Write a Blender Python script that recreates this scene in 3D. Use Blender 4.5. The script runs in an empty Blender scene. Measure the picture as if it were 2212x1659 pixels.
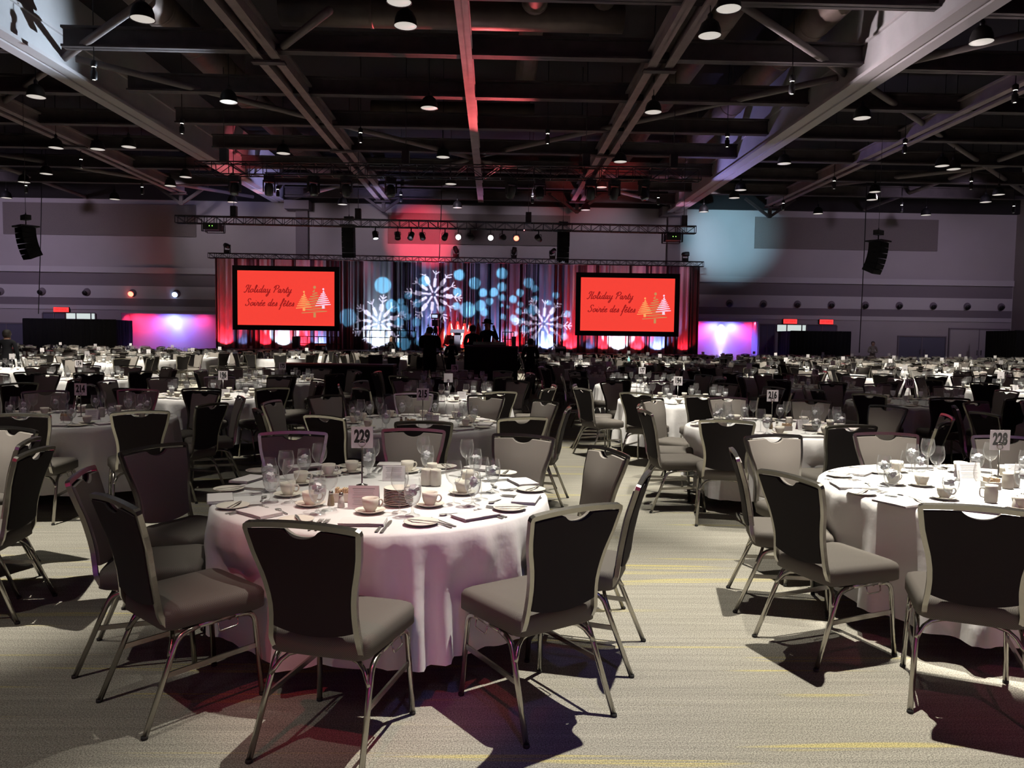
import bpy, math, random
from mathutils import Vector, Matrix
R = math.radians
PI = math.pi
random.seed(7)
scn = bpy.context.scene
col = scn.collection

# ------------------------------------------------------------------ camera
W, H, F = 2212, 1659, 1661.0
CH = 1.63
_p, _y, _r = R(3.45), R(1.38), R(0.77)
FW = Vector((math.sin(_y) * math.cos(_p), math.cos(_y) * math.cos(_p), -math.sin(_p)))
_r0 = Vector((math.cos(_y), -math.sin(_y), 0)); _u0 = _r0.cross(FW)
RT = _r0 * math.cos(_r) + _u0 * math.sin(_r)
UP = _u0 * math.cos(_r) - _r0 * math.sin(_r)
CP = Vector((0, 0, CH))
cam_d = bpy.data.cameras.new('camera'); cam = bpy.data.objects.new('camera', cam_d); col.objects.link(cam)
cam_d.sensor_width = 36; cam_d.sensor_fit = 'HORIZONTAL'; cam_d.lens = 36 * F / W
cam_d.clip_start = 0.05; cam_d.clip_end = 200
m3 = Matrix((RT, UP, -FW)).transposed()
cam.matrix_world = Matrix.Translation(CP) @ m3.to_4x4()
scn.camera = cam

def ray(px, py): return FW + RT * ((px - W / 2) / F) - UP * ((py - H / 2) / F)
def atz(px, py, z=0.0):
    d = ray(px, py); return CP + d * ((z - CH) / d.z)
def aty(px, py, Y):
    d = ray(px, py); return CP + d * (Y / d.y)
def proj(P):
    v = Vector(P) - CP; zc = v.dot(FW)
    return (W / 2 + F * v.dot(RT) / zc, H / 2 - F * v.dot(UP) / zc, zc)

# ------------------------------------------------------------------ world and exposure
wd = bpy.data.worlds.new('world'); scn.world = wd; wd.use_nodes = True
wd.node_tree.nodes['Background'].inputs[0].default_value = (0.10, 0.09, 0.12, 1)
wd.node_tree.nodes['Background'].inputs[1].default_value = 0.02
vs = scn.view_settings
vs.view_transform = 'Standard'; vs.look = 'None'; vs.exposure = 0.0; vs.gamma = 1.0; vs.use_curve_mapping = False
cy = scn.cycles
cy.max_bounces = 6; cy.diffuse_bounces = 3; cy.glossy_bounces = 3; cy.transmission_bounces = 5; cy.transparent_max_bounces = 14
cy.caustics_reflective = False; cy.caustics_refractive = False
cy.sample_clamp_indirect = 3.0
cy.use_denoising = True

# ------------------------------------------------------------------ lights
def spot(loc, tgt, power, color=(1, 1, 1), deg=40, blend=0.4, size=0.05, name='spot_light'):
    d = bpy.data.lights.new(name, 'SPOT'); o = bpy.data.objects.new(name, d); col.objects.link(o)
    d.energy = power; d.color = color; d.spot_size = R(deg); d.spot_blend = blend; d.shadow_soft_size = size
    o.location = loc
    o.rotation_euler = (Vector(tgt) - Vector(loc)).to_track_quat('-Z', 'Y').to_euler()
    return o
WARM = (1.0, 0.93, 0.80)
# pin spots hung from the ceiling steel over the tables, with added fills among them: (x, y, z), (target), watts, cone
POOLS = [
    ((3.3, 5.1, 8.5), (3.0, 4.5, 0.7), 9500, 16, .5),      # table 228
    ((2.0, 5.0, 8.5), (1.75, 3.1, 0.0), 4400, 46, .75),       # aisle in front
    ((-1.0, 4.9, 8.5), (-.85, 4.35, 0.7), 900, 15, .6),      # added fill, table 229 from above
    ((2.6, 2.0, 8.5), (2.9, 5.8, 0.75), 1700, 17, .6),      # added to brighten the chairs behind table 228
    ((0.6, 2.2, 8.5), (0.0, 5.5, 0.75), 1100, 15, .7),      # added camera-side lamp lifting the chairs behind table 229
    ((-3.2, 1.0, 8.5), (-2.4, 2.4, 0.0), 600, 34, .9),     # floor, near left
    ((-5.7, 5.0, 8.5), (-3.9, 5.1, 0.3), 4200, 28, .6),      # table 230 and the floor beside it
    ((-5.2, 7.6, 8.5), (-4.3, 7.3, 0.6), 520, 34, .8),       # table 214
    ((1.9, 6.2, 8.5), (2.5, 7.6, 0.6), 2500, 28, .5),         # table 216
    ((-0.2, 8.6, 8.5), (-0.7, 7.8, 0.7), 460, 30, .8),       # table 215
    ((-4.2, 9.6, 8.5), (-4.0, 11.1, 0.7), 3000, 18, .4),    # table 196
    ((1.2, 10.4, 8.5), (1.0, 9.6, 0.0), 3600, 36, .7),
    ((1.6, 7.4, 8.5), (1.35, 5.7, 0.0), 1500, 30, .8),  # added fill on the aisle floor
    ((1.2, 9.3, 8.5), (0.0, 11.1, 0.7), 2000, 13, .4),       # edge of table 195
    ((1.6, 8.2, 8.5), (2.55, 11.0, 0.6), 3900, 17, .4),     # table 194
    ((-8.0, 9.0, 8.5), (-7.7, 11.0, 0.7), 3200, 20, .4),    # table 197
    ((6.0, 11.6, 8.5), (6.2, 11.1, 0.7), 220, 26, .7),
    ((-7.2, 11.5, 8.5), (-7.5, 14.5, 0.6), 4600, 18, .4),    # table 174
    ((1.4, 11.6, 8.5), (2.7, 14.5, 0.6), 4800, 16, .4),      # table 177
    ((-4.3, 15.2, 8.5), (-3.9, 14.5, 0.7), 1500, 19, .5),
    ((9.6, 11.4, 8.5), (9.8, 14.6, 0.6), 5200, 18, .4),
    ((6.6, 15.0, 8.5), (6.4, 14.6, 0.7), 120, 22, .5),
]
for l, t, pw, dg, bl in POOLS:
    spot(l, t, pw, WARM, dg, bl, 0.05, 'pin_spot')
for (x, y, pw, dg) in [(-10, 18.5, 2600, 40), (8.5, 18.6, 3000, 34), (13.2, 20.5, 3600, 26), (-12, 23, 2600, 50), (-7.5, 25, 2600, 34), (5, 26, 1800, 44),
                       (12, 25, 3600, 44), (18, 26, 1600, 50), (-12.5, 29, 2600, 44), (-6, 31, 3000, 44), (0, 32, 3000, 36), (6, 33, 900, 40), (14, 32, 2200, 50), (21, 33, 1500, 50),
                       (-17, 36, 2600, 50), (18, 39, 1800, 55), (-22, 38, 2200, 50), (26, 38, 1400, 50)]:
    spot((x, y - 2.6, 8.6), (x, y, .7), pw * 2.4, WARM, dg, .35, 0.06, 'pin_spot')
# red and blue floor uplights along the wall behind the camera, and colour from the ceiling there
for x, c, pw in ((-9, (.2, .2, 1), 500), (-6.3, (1, .04, .10), 900), (-3.6, (1, .04, .08), 1000), (-1.2, (.8, .08, .5), 700), (1.0, (.14, .16, 1), 900), (3.2, (.25, .2, 1), 600), (5.6, (1, .04, .08), 900), (8.2, (1, .06, .2), 500), (11, (.2, .2, 1), 500)):
    spot((x, -7.3, .12), (x, -9, 3.6), pw, c, 72, .9, .06, 'rear_uplight')
spot((-1.6, -1.2, 8.2), (-0.6, 3.45, 0.5), 440, (1.0, 0.10, 0.14), 12, .6, .05, 'red_wash')
spot((1.0, -1.2, 8.2), (0.3, 3.4, 0.4), 220, (0.22, 0.22, 1.0), 13, .6, .05, 'blue_wash')
spot((3.4, -1.2, 8.2), (2.6, 3.4, 0.3), 230, (0.9, 0.15, 0.30), 12, .7, .05, 'red_wash')
spot((0, -5.2, 7.8), (0, 5, 0.6), 60, (0.85, 0.74, 0.80), 70, 1, .3, 'violet_fill')  # added fill from behind the camera, no fixture
# moving heads on the trusses: colour on the ceiling steel and on the end wall; added fills come after
spot((-6.8, 24.2, 6.6), (-12.4, 18.6, 9.8), 2600, (0.72, 0.84, 1.0), 66, .8, .06, 'cool_head')
spot((6.0, 22.0, 6.9), (10.2, 18.0, 10.0), 1100, (0.95, 0.80, 0.85), 70, .9, .06, 'cool_head')
spot((1.2, 33.0, 6.2), (-0.8, 24.5, 9.2), 9500, (1.0, 0.14, 0.16), 28, .8, .05, 'red_head')
spot((5.5, 30.0, 6.6), (5.2, 37.0, 9.2), 1500, (1.0, 0.08, 0.08), 34, .8, .05, 'red_head')
spot((-6.5, 38.0, 5.8), (-11.5, 41.0, 9.2), 1500, (0.5, 0.45, 1.0), 45, .8, .05, 'violet_head')
spot((-5.0, 37.0, 5.8), (-5.5, 41.0, 9.2), 1100, (0.5, 0.45, 1.0), 45, .8, .05, 'violet_head')
spot((-9.0, 33.0, 5.8), (-12.0, 36.0, 9.2), 1200, (1.0, 0.15, 0.2), 30, .8, .05, 'red_head')
spot((7.0, 36.0, 5.8), (10.5, 32.0, 9.2), 1000, (0.45, 0.40, 1.0), 60, .8, .05, 'violet_head')
spot((8.6, 33.0, 6.0), (13.6, 45.2, 7.7), 6500, (0.42, 0.78, 1.0), 27, .95, .08, 'cyan_head')
spot((-1.5, 33.0, 5.9), (-4.2, 45.2, 7.2), 17000, (1.0, 0.06, 0.12), 21, .8, .08, 'red_head')
for x in (-16, -11.5, -7, -2.5, 2, 6.5, 11):  # added violet fill for the end wall, no fixtures
    spot((x, 38.4, 9.0), (x, 45.2, 7.1), 430, (0.82, 0.68, 0.84), 50, .9, .2, 'violet_fill')
for x, pw in ((-27, 1600), (22, 800), (30, 520)):  # wider added fill for the ends of the wall, no fixtures
    spot((x, 34.0, 8.3), (x, 45.2, 6.0), pw, (0.78, 0.62, 0.92), 80, 1, .3, 'violet_fill')
for x in (-14, 0, 14):  # added fill lifting the ceiling steel from below, no fixtures
    spot((x, 22.0, 5.5), (x, 16.0, 12.0), 170, (0.85, 0.6, 0.7), 120, 1, .5, 'ceiling_fill')

# ------------------------------------------------------------------ materials
def mat(name, c, rough=0.6, metal=0.0, spec=0.5, emit=None, es=1.0, bump=None, var=None):
    m = bpy.data.materials.new(name); m.use_nodes = True
    nt = m.node_tree; b = nt.nodes['Principled BSDF']
    b.inputs['Base Color'].default_value = (*c, 1); b.inputs['Roughness'].default_value = rough
    b.inputs['Metallic'].default_value = metal; b.inputs['Specular IOR Level'].default_value = spec
    if emit:
        b.inputs['Emission Color'].default_value = (*emit, 1); b.inputs['Emission Strength'].default_value = es
    if bump or var:
        tc = nt.nodes.new('ShaderNodeTexCoord'); mp = nt.nodes.new('ShaderNodeMapping'); nt.links.new(tc.outputs['Object'], mp.inputs['Vector'])
    if bump:
        sc, st, dist = bump
        n = nt.nodes.new('ShaderNodeTexNoise'); n.inputs['Scale'].default_value = sc; n.inputs['Detail'].default_value = 3
        bp = nt.nodes.new('ShaderNodeBump'); bp.inputs['Strength'].default_value = st; bp.inputs['Distance'].default_value = dist
        nt.links.new(mp.outputs[0], n.inputs['Vector']); nt.links.new(n.outputs['Fac'], bp.inputs['Height']); nt.links.new(bp.outputs[0], b.inputs['Normal'])
    if var:
        sc, amt = var
        n2 = nt.nodes.new('ShaderNodeTexNoise'); n2.inputs['Scale'].default_value = sc; n2.inputs['Detail'].default_value = 4
        rp = nt.nodes.new('ShaderNodeValToRGB')
        rp.color_ramp.elements[0].position = .3; rp.color_ramp.elements[1].position = .7
        rp.color_ramp.elements[0].color = (*[x * (1 - amt) for x in c], 1); rp.color_ramp.elements[1].color = (*[min(1, x * (1 + amt)) for x in c], 1)
        nt.links.new(mp.outputs[0], n2.inputs['Vector']); nt.links.new(n2.outputs['Fac'], rp.inputs[0]); nt.links.new(rp.outputs[0], b.inputs['Base Color'])
    return m

def carpet_mat():
    m = bpy.data.materials.new('carpet'); m.use_nodes = True
    nt = m.node_tree; L = nt.links; b = nt.nodes['Principled BSDF']
    b.inputs['Roughness'].default_value = 0.95; b.inputs['Specular IOR Level'].default_value = 0.1
    g = nt.nodes.new('ShaderNodeNewGeometry')
    def noise(scale, vec, detail=2.0):
        mp = nt.nodes.new('ShaderNodeMapping'); mp.inputs['Scale'].default_value = vec
        n = nt.nodes.new('ShaderNodeTexNoise'); n.inputs['Scale'].default_value = scale; n.inputs['Detail'].default_value = detail
        L.new(g.outputs['Position'], mp.inputs['Vector']); L.new(mp.outputs[0], n.inputs['Vector']); return n.outputs['Fac']
    def ramp(src, a, c, ca, cc):
        r = nt.nodes.new('ShaderNodeValToRGB'); e = r.color_ramp.elements
        e[0].position, e[1].position = a, c; e[0].color = (*ca, 1); e[1].color = (*cc, 1)
        L.new(src, r.inputs[0]); return r.outputs[0]
    def mix(bt, fac, A, B):
        x = nt.nodes.new('ShaderNodeMix'); x.data_type = 'RGBA'; x.blend_type = bt
        if isinstance(fac, float): x.inputs[0].default_value = fac
        else: L.new(fac, x.inputs[0])
        L.new(A, x.inputs[6]); L.new(B, x.inputs[7]); return x.outputs[2]
    base = ramp(noise(1.0, (0.8, 20, 1), 3), .3, .7, (.335, .322, .280), (.415, .396, .342))
    speck = ramp(noise(170, (1, 1, 1), 1), .3, .72, (.42, .42, .42), (1.32, 1.32, 1.32))
    base = mix('MULTIPLY', 1.0, base, speck)
    fine = ramp(noise(1.0, (1.2, 95, 1), 2), .35, .65, (.90, .90, .90), (1.06, 1.06, 1.05))
    base = mix('MULTIPLY', 1.0, base, fine)
    # short mustard dashes woven along the tiles
    dash = ramp(noise(1.0, (.5, 8.5, 1), 1), .605, .66, (0, 0, 0), (1, 1, 1))
    thin = ramp(noise(1.0, (.4, 60, 1), 1), .45, .52, (0, 0, 0), (1, 1, 1))
    fac = mix('MULTIPLY', 1.0, dash, thin)
    yel = nt.nodes.new('ShaderNodeRGB'); yel.outputs[0].default_value = (.60, .52, .20, 1)
    yel2 = mix('MULTIPLY', 1.0, yel.outputs[0], speck)
    sc = nt.nodes.new('ShaderNodeMath'); sc.operation = 'MULTIPLY'; sc.inputs[1].default_value = .75
    L.new(fac, sc.inputs[0])
    L.new(mix('MIX', sc.outputs[0], base, yel2), b.inputs['Base Color'])
    bp = nt.nodes.new('ShaderNodeBump'); bp.inputs['Strength'].default_value = .5; bp.inputs['Distance'].default_value = .004
    L.new(noise(260, (1, 1, 1), 1), bp.inputs['Height']); L.new(bp.outputs[0], b.inputs['Normal'])
    return m

def glass_mat(name, tint, lo=.05, hi=.95, rim_haze=.05):
    m = bpy.data.materials.new(name); m.use_nodes = True; nt = m.node_tree; nt.nodes.clear(); L = nt.links
    o = nt.nodes.new('ShaderNodeOutputMaterial'); mx = nt.nodes.new('ShaderNodeMixShader')
    t = nt.nodes.new('ShaderNodeBsdfTransparent'); t.inputs[0].default_value = (*tint, 1)
    g = nt.nodes.new('ShaderNodeBsdfGlossy'); g.inputs['Roughness'].default_value = .09; g.inputs['Color'].default_value = (1, 1, 1, 1)
    lw = nt.nodes.new('ShaderNodeLayerWeight'); lw.inputs[0].default_value = .5
    mr = nt.nodes.new('ShaderNodeMapRange'); mr.inputs['To Min'].default_value = lo; mr.inputs['To Max'].default_value = hi
    pw = nt.nodes.new('ShaderNodeMath'); pw.operation = 'POWER'; pw.inputs[1].default_value = 3.4
    L.new(lw.outputs['Facing'], pw.inputs[0]); L.new(pw.outputs[0], mr.inputs[0]); L.new(mr.outputs[0], mx.inputs[0])
    df = nt.nodes.new('ShaderNodeBsdfDiffuse'); df.inputs[0].default_value = (.9, .9, .9, 1); m2 = nt.nodes.new('ShaderNodeMixShader'); mr2 = nt.nodes.new('ShaderNodeMapRange'); mr2.inputs['To Min'].default_value = rim_haze; mr2.inputs['To Max'].default_value = rim_haze + .70; L.new(pw.outputs[0], mr2.inputs[0]); L.new(mr2.outputs[0], m2.inputs[0])  # bright rim light put into the glass as white diffuse, strongest at edges
    L.new(t.outputs[0], m2.inputs[1]); L.new(df.outputs[0], m2.inputs[2])
    L.new(m2.outputs[0], mx.inputs[1]); L.new(g.outputs[0], mx.inputs[2]); L.new(mx.outputs[0], o.inputs[0])
    return m
def fabric_mat(name, c, scale, amt=.35):
    m = mat(name, c, .75, 0, .35); nt = m.node_tree; b = nt.nodes['Principled BSDF']; L = nt.links
    tc = nt.nodes.new('ShaderNodeTexCoord'); ck = nt.nodes.new('ShaderNodeTexChecker'); ck.inputs['Scale'].default_value = scale
    ck.inputs['Color1'].default_value = (*[x * (1 - amt) for x in c], 1); ck.inputs['Color2'].default_value = (*[x * (1 + amt) for x in c], 1)
    L.new(tc.outputs['Object'], ck.inputs['Vector']); L.new(ck.outputs[0], b.inputs['Base Color'])
    return m

M = dict(
    carpet=carpet_mat(),
    wall=mat('wall_paint', (.50, .47, .47), .8, var=(.5, .05)), panel=mat('acoustic_panel', (.21, .185, .175), .95, var=(40, .12)),
    band=mat('grey_band', (.24, .21, .23), .9), soff=mat('white_plaster', (.62, .6, .6), .85), deck=mat('roof_deck', (.016, .014, .015), .95),
    steel=mat('painted_steel', (.060, .050, .050), .7, var=(3, .2)), steel2=mat('light_steel', (.32, .26, .25), .6, var=(2, .15)), white=mat('white_drywall', (.62, .62, .62), .8, bump=(60, .3, .01), var=(1.5, .06)),
    brace=mat('brace_steel', (.17, .145, .14), .6), duct=mat('duct_metal', (.17, .13, .11), .5, .4, var=(2, .2)), black=mat('black_metal', (.012, .012, .013), .45), truss=mat('black_truss', (.02, .02, .022), .4, .3),
    chrome=mat('brushed_chrome', (.47, .45, .41), .27, 1.0, bump=(300, .05, .001)), silver=mat('silver_cutlery', (.85, .84, .81), .36, 1.0),
    seat=fabric_mat('seat_vinyl', (.122, .110, .097), 240, .20), pad=fabric_mat('back_vinyl', (.29, .265, .24), 240, .14), back=mat('black_back_fabric', (.013, .010, .011), .9, bump=(500, .3, .001)),
    rubber=mat('rubber', (.015, .015, .015), .7),
    cloth=mat('white_cloth', (.80, .79, .79), .85, 0, .2, bump=(9, .25, .02)), napkin=mat('napkin_linen', (.80, .77, .77), .9, 0, .2),
    china=mat('ivory_china', (.84, .80, .71), .4, 0, .15), coffee=mat('table_wood', (.2, .14, .1), .6), card=mat('white_card', (.85, .82, .84), .6), ink=mat('black_ink', (.01, .01, .01), .7), greyink=mat('grey_ink', (.42, .40, .42), .8),
    glass=glass_mat('clear_glass', (.96, .97, .97)), water=glass_mat('iced_water', (.95, .96, .97), .10, .9, .035), ice=mat('ice', (.93, .95, .97), .15),
    salt=mat('salt', (.8, .78, .72), .5), pepper=mat('pepper_brown', (.26, .19, .11), .6), sugar=mat('sugar_sachets', (.75, .55, .35), .6),
    drape=mat('dark_drape', (.085, .078, .092), .8), sheer=mat('pale_sheer_drape', (.34, .34, .37), .75), blackcloth=mat('black_drape', (.006, .006, .008), .95),
    red=mat('red_cloth', (.62, .02, .02), .8), whitecl=mat('flag_white', (.8, .8, .8), .8), gold=mat('gilt', (.6, .42, .15), .35, 1.0),
    door=mat('door_grey', (.14, .14, .20), .6), skin=mat('skin', (.45, .27, .2), .6), hair=mat('dark_hair', (.02, .015, .012), .7), suit=mat('dark_clothes', (.012, .012, .015), .9, 0, .1), grille=mat('black_grille', (.008, .008, .009), .9, 0, .15), shirt=mat('light_shirt', (.30, .27, .27), .8),
    disc=mat('lamp_diffuser', (.7, .68, .63), .5, emit=(1, .93, .84), es=.55), lampwhite=mat('lamp_on', (1, 1, 1), .5, emit=(1, .95, .85), es=9), lampred=mat('lamp_red', (1, .1, .1), .5, emit=(1, .1, .06), es=8),
    lampblue=mat('lamp_blue', (.5, .6, 1), .5, emit=(.45, .6, 1), es=6), lensglass=mat('lens_glass', (.10, .12, .13), .08), lampcool=mat('lamp_cool', (.9, 1, 1), .5, emit=(.8, .95, 1), es=4), led=mat('green_led', (.2, 1, .2), .5, emit=(.3, 1, .1), es=3),
    scr=mat('screen_red', (.05, .01, .01), .4, emit=(.93, .055, .038), es=1.0), scrink=mat('screen_dark_red', (.02, .01, .01), .5, emit=(.33, .012, .012), es=1.0), scrgold=mat('screen_gold', (.02, .02, .01), .5, emit=(.95, .38, .12), es=1.0),
    scrtan=mat('screen_tan', (.02, .02, .01), .5, emit=(.55, .27, .10), es=1.0), scrwhite=mat('screen_white', (.05, .05, .05), .5, emit=(.95, .66, .86), es=1.0),
    exitred=mat('exit_red', (.2, .01, .01), .5, emit=(1, .03, .03), es=2.2), exitdark=mat('exit_letters', (.2, .01, .01), .5, emit=(.35, .0, .0), es=1), room=mat('lit_room', (.6, .7, .65), .5, emit=(.62, .72, .68), es=.9),
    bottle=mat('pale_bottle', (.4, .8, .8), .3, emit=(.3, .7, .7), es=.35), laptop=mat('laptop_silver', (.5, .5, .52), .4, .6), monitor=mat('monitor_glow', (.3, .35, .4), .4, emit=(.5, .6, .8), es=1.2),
)

# ------------------------------------------------------------------ mesh building
class MB:
    def __init__(s): s.v = []; s.f = []; s.mi = []; s.sm = []
    def add(s, vs, fs, mi=0, smooth=False):
        o = len(s.v); s.v += [tuple(v) for v in vs]
        for f in fs: s.f.append(tuple(i + o for i in f)); s.mi.append(mi); s.sm.append(smooth)
    def merge(s, other, mtx=None, mi=None):
        o = len(s.v)
        s.v += [tuple(mtx @ Vector(v)) for v in other.v] if mtx is not None else other.v
        s.f += [tuple(i + o for i in f) for f in other.f]
        s.mi += other.mi if mi is None else [mi] * len(other.f); s.sm += other.sm
    def box(s, x0, y0, z0, x1, y1, z1, mi=0, mtx=None):
        v = [(x, y, z) for z in (z0, z1) for y in (y0, y1) for x in (x0, x1)]
        if mtx is not None: v = [tuple(mtx @ Vector(q)) for q in v]
        s.add(v, [(0, 2, 3, 1), (4, 5, 7, 6), (0, 1, 5, 4), (2, 6, 7, 3), (0, 4, 6, 2), (1, 3, 7, 5)], mi)
    def bar(s, a, b, w, h=None, mi=0):
        a, b = Vector(a), Vector(b); h = h or w
        s.sweep([a, b], [(-w / 2, -h / 2), (w / 2, -h / 2), (w / 2, h / 2), (-w / 2, h / 2)], mi, False)
    def sweep(s, pts, prof, mi=0, smooth=True, scales=None, side=None):
        pts = [Vector(p) for p in pts]; n = len(pts); k = len(prof); vs = []; prev = None
        for i, p in enumerate(pts):
            t = (pts[min(i + 1, n - 1)] - pts[max(i - 1, 0)]).normalized()
            if prev is None:
                ref = Vector(side) if side else (Vector((0, 0, 1)) if abs(t.z) < .9 else Vector((1, 0, 0)))
                x = ref.cross(t) if not side else ref
                x = (x - t * x.dot(t)).normalized()
            else: x = (prev - t * prev.dot(t)).normalized()
            prev = x; yv = t.cross(x); sc = scales[i] if scales else 1
            vs += [p + x * (q[0] * sc) + yv * (q[1] * sc) for q in prof]
        fs = [(i * k + j, i * k + (j + 1) % k, (i + 1) * k + (j + 1) % k, (i + 1) * k + j) for i in range(n - 1) for j in range(k)]
        fs += [tuple(range(k - 1, -1, -1)), tuple((n - 1) * k + j for j in range(k))]
        s.add(vs, fs, mi, smooth)
    def tube(s, pts, r, seg=8, mi=0, scales=None):
        s.sweep(pts, [(r * math.cos(2 * PI * j / seg), r * math.sin(2 * PI * j / seg)) for j in range(seg)], mi, seg > 4, scales)
    def lathe(s, prof, seg=20, mi=0, mtx=None, smooth=True, caps=True):
        vs = []; fs = []; n = len(prof)
        for (r, z) in prof: vs += [(r * math.cos(2 * PI * j / seg), r * math.sin(2 * PI * j / seg), z) for j in range(seg)]
        for i in range(n - 1):
            for j in range(seg): fs.append((i * seg + j, i * seg + (j + 1) % seg, (i + 1) * seg + (j + 1) % seg, (i + 1) * seg + j))
        if caps and prof[0][0] > 1e-5: fs.append(tuple(range(seg - 1, -1, -1)))
        if caps and prof[-1][0] > 1e-5: fs.append(tuple((n - 1) * seg + j for j in range(seg)))
        if mtx is not None: vs = [tuple(mtx @ Vector(q)) for q in vs]
        s.add(vs, fs, mi, smooth)
    def grid(s, P, mi=0, smooth=True, flip=False):
        n = len(P); k = len(P[0]); fs = []
        for i in range(n - 1):
            for j in range(k - 1):
                f = (i * k + j, i * k + j + 1, (i + 1) * k + j + 1, (i + 1) * k + j)
                fs.append(f[::-1] if flip else f)
        s.add([p for row in P for p in row], fs, mi, smooth)
    def prism(s, poly, z0, z1, mi=0, mtx=None):
        n = len(poly); v = [(x, y, z0) for x, y in poly] + [(x, y, z1) for x, y in poly]
        if mtx is not None: v = [tuple(mtx @ Vector(q)) for q in v]
        s.add(v, [tuple(range(n - 1, -1, -1)), tuple(range(n, 2 * n))] + [(i, (i + 1) % n, n + (i + 1) % n, n + i) for i in range(n)], mi)
    def mesh(s, name, mats):
        me = bpy.data.meshes.new(name); me.from_pydata(s.v, [], s.f)
        for m in (mats if isinstance(mats, (list, tuple)) else [mats]): me.materials.append(m)
        me.polygons.foreach_set('material_index', s.mi); me.polygons.foreach_set('use_smooth', s.sm); me.update()
        return me

def link(name, me, parent=None, mtx=None):
    o = bpy.data.objects.new(name, me); col.objects.link(o)
    if parent is not None: o.parent = parent
    if mtx is not None: o.matrix_basis = mtx
    return o
def tag(o, label, cat, group=None, kind=None):
    o['label'] = label; o['category'] = cat
    if group: o['group'] = group
    if kind: o['kind'] = kind
    return o
def struct(name, mb, mats):
    o = link(name, mb.mesh(name, mats)); o['kind'] = 'structure'; return o
def T(x, y, z=0.0, rz=0.0): return Matrix.Translation((x, y, z)) @ Matrix.Rotation(rz, 4, 'Z')
def empty(name, mtx):
    o = bpy.data.objects.new(name, None); col.objects.link(o); o.empty_display_size = .05; o.matrix_basis = mtx; return o
# a prototype is a single mesh, or a list of (part name, mesh, [sub-parts])
def place(name, proto, mtx, label, cat, group=None):
    if not isinstance(proto, list):
        return tag(link(name, proto, None, mtx), label, cat, group)
    root = tag(empty(name, mtx), label, cat, group)
    for part in proto:
        o = link(part[0], part[1], root)
        for sub in (part[2] if len(part) > 2 else []): link(sub[0], sub[1], o)
    return root
NUM = 'zero one two three four five six seven eight nine ten eleven twelve'.split()
ORD = 'zeroth first second third fourth fifth sixth seventh eighth ninth tenth eleventh twelfth thirteenth fourteenth fifteenth sixteenth seventeenth eighteenth nineteenth twentieth'.split()
ORD += ['twenty-' + w for w in ORD[1:10]] + ['thirtieth']
def cr(pts, n=6):
    pts = [Vector(p) for p in pts]; out = []
    for i in range(len(pts) - 1):
        p0, p1, p2, p3 = pts[max(i - 1, 0)], pts[i], pts[i + 1], pts[min(i + 2, len(pts) - 1)]
        for k in range(n):
            t = k / n
            out.append(.5 * (2 * p1 + (p2 - p0) * t + (2 * p0 - 5 * p1 + 4 * p2 - p3) * t * t + (3 * p1 - p0 - 3 * p2 + p3) * t ** 3))
    out.append(pts[-1]); return out
def fillet(pts, r, n=4):
    pts = [Vector(p) for p in pts]; out = [pts[0]]
    for i in range(1, len(pts) - 1):
        a, b, c = pts[i - 1], pts[i], pts[i + 1]
        ra = min(r, (a - b).length * .45, (c - b).length * .45)
        p, q = b + (a - b).normalized() * ra, b + (c - b).normalized() * ra
        for k in range(n + 1):
            t = k / n; out.append(p * (1 - t) ** 2 + b * 2 * t * (1 - t) + q * t * t)
    out.append(pts[-1]); return out

# ------------------------------------------------------------------ room shell
YW = 45.2
def wrect(x0, y0, x1, y1, Y):
    xm, ym = (x0 + x1) / 2, (y0 + y1) / 2
    return aty(x0, ym, Y).x, aty(x1, ym, Y).x, aty(xm, y1, Y).z, aty(xm, y0, Y).z
XR = aty(2189, 620, YW).x
XL = -40.0
mb = MB(); mb.box(XL - .5, -9.5, -.2, XR + .5, 47.5, 0); struct('floor', mb, M['carpet'])
mb = MB(); mb.box(XL - .5, -9.5, 12.0, XR + .5, 47.5, 12.2); struct('ceiling', mb, M['deck'])
mb = MB(); mb.box(XL - .3, -9, 0, XL, 47, 12); struct('wall_left', mb, M['wall'])
mb = MB(); mb.box(XR, -9, 0, XR + .3, 47, 12); struct('wall_right', mb, M['wall'])
mb = MB(); mb.box(XL, -9.3, 0, XR, -9, 12); struct('wall_rear', mb, M['wall'])
NX0, NX1 = aty(262, 710, YW).x, aty(1637, 730, YW).x
ZS = 2.76
mb = MB()
mb.box(XL, YW, 0, NX0, 46.9, 9.25); mb.box(NX1, YW, 0, XR, 46.9, 9.25); mb.box(NX0, YW, ZS, NX1, 46.9, 9.25); mb.box(NX0, 46.3, 0, NX1, 46.9, ZS)
struct('wall_front', mb, M['wall'])
mb = MB(); mb.box(XL, YW - .25, 9.25, XR, 46.9, 12); struct('wall_front_bulkhead', mb, M['deck'])
n = 0
def trim(rect, m, d=.04, Y=YW):
    global n
    n += 1; x0, x1, z0, z1 = rect
    b = MB(); b.box(x0, Y - d, z0, x1, Y, z1); struct('trim_%d' % n, b, m)
for r in ((8, 440, 424, 509), (838, 463, 1231, 529), (1630, 472, 2025, 540)):
    trim(wrect(*r, YW), M['panel'], .08)
xa, xb = XL, aty(2186, 640, YW).x
za = lambda py: aty(300, py, YW).z
for (y0, y1, m, d) in ((578, 590.5, M['soff'], .16), (590.5, 618, M['band'], .03), (618, 645, M['soff'], .06), (645, 661, M['band'], .03), (661, 670, M['soff'], .05)):
    trim((xa, xb, za(y1), za(y0)), m, d)
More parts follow.
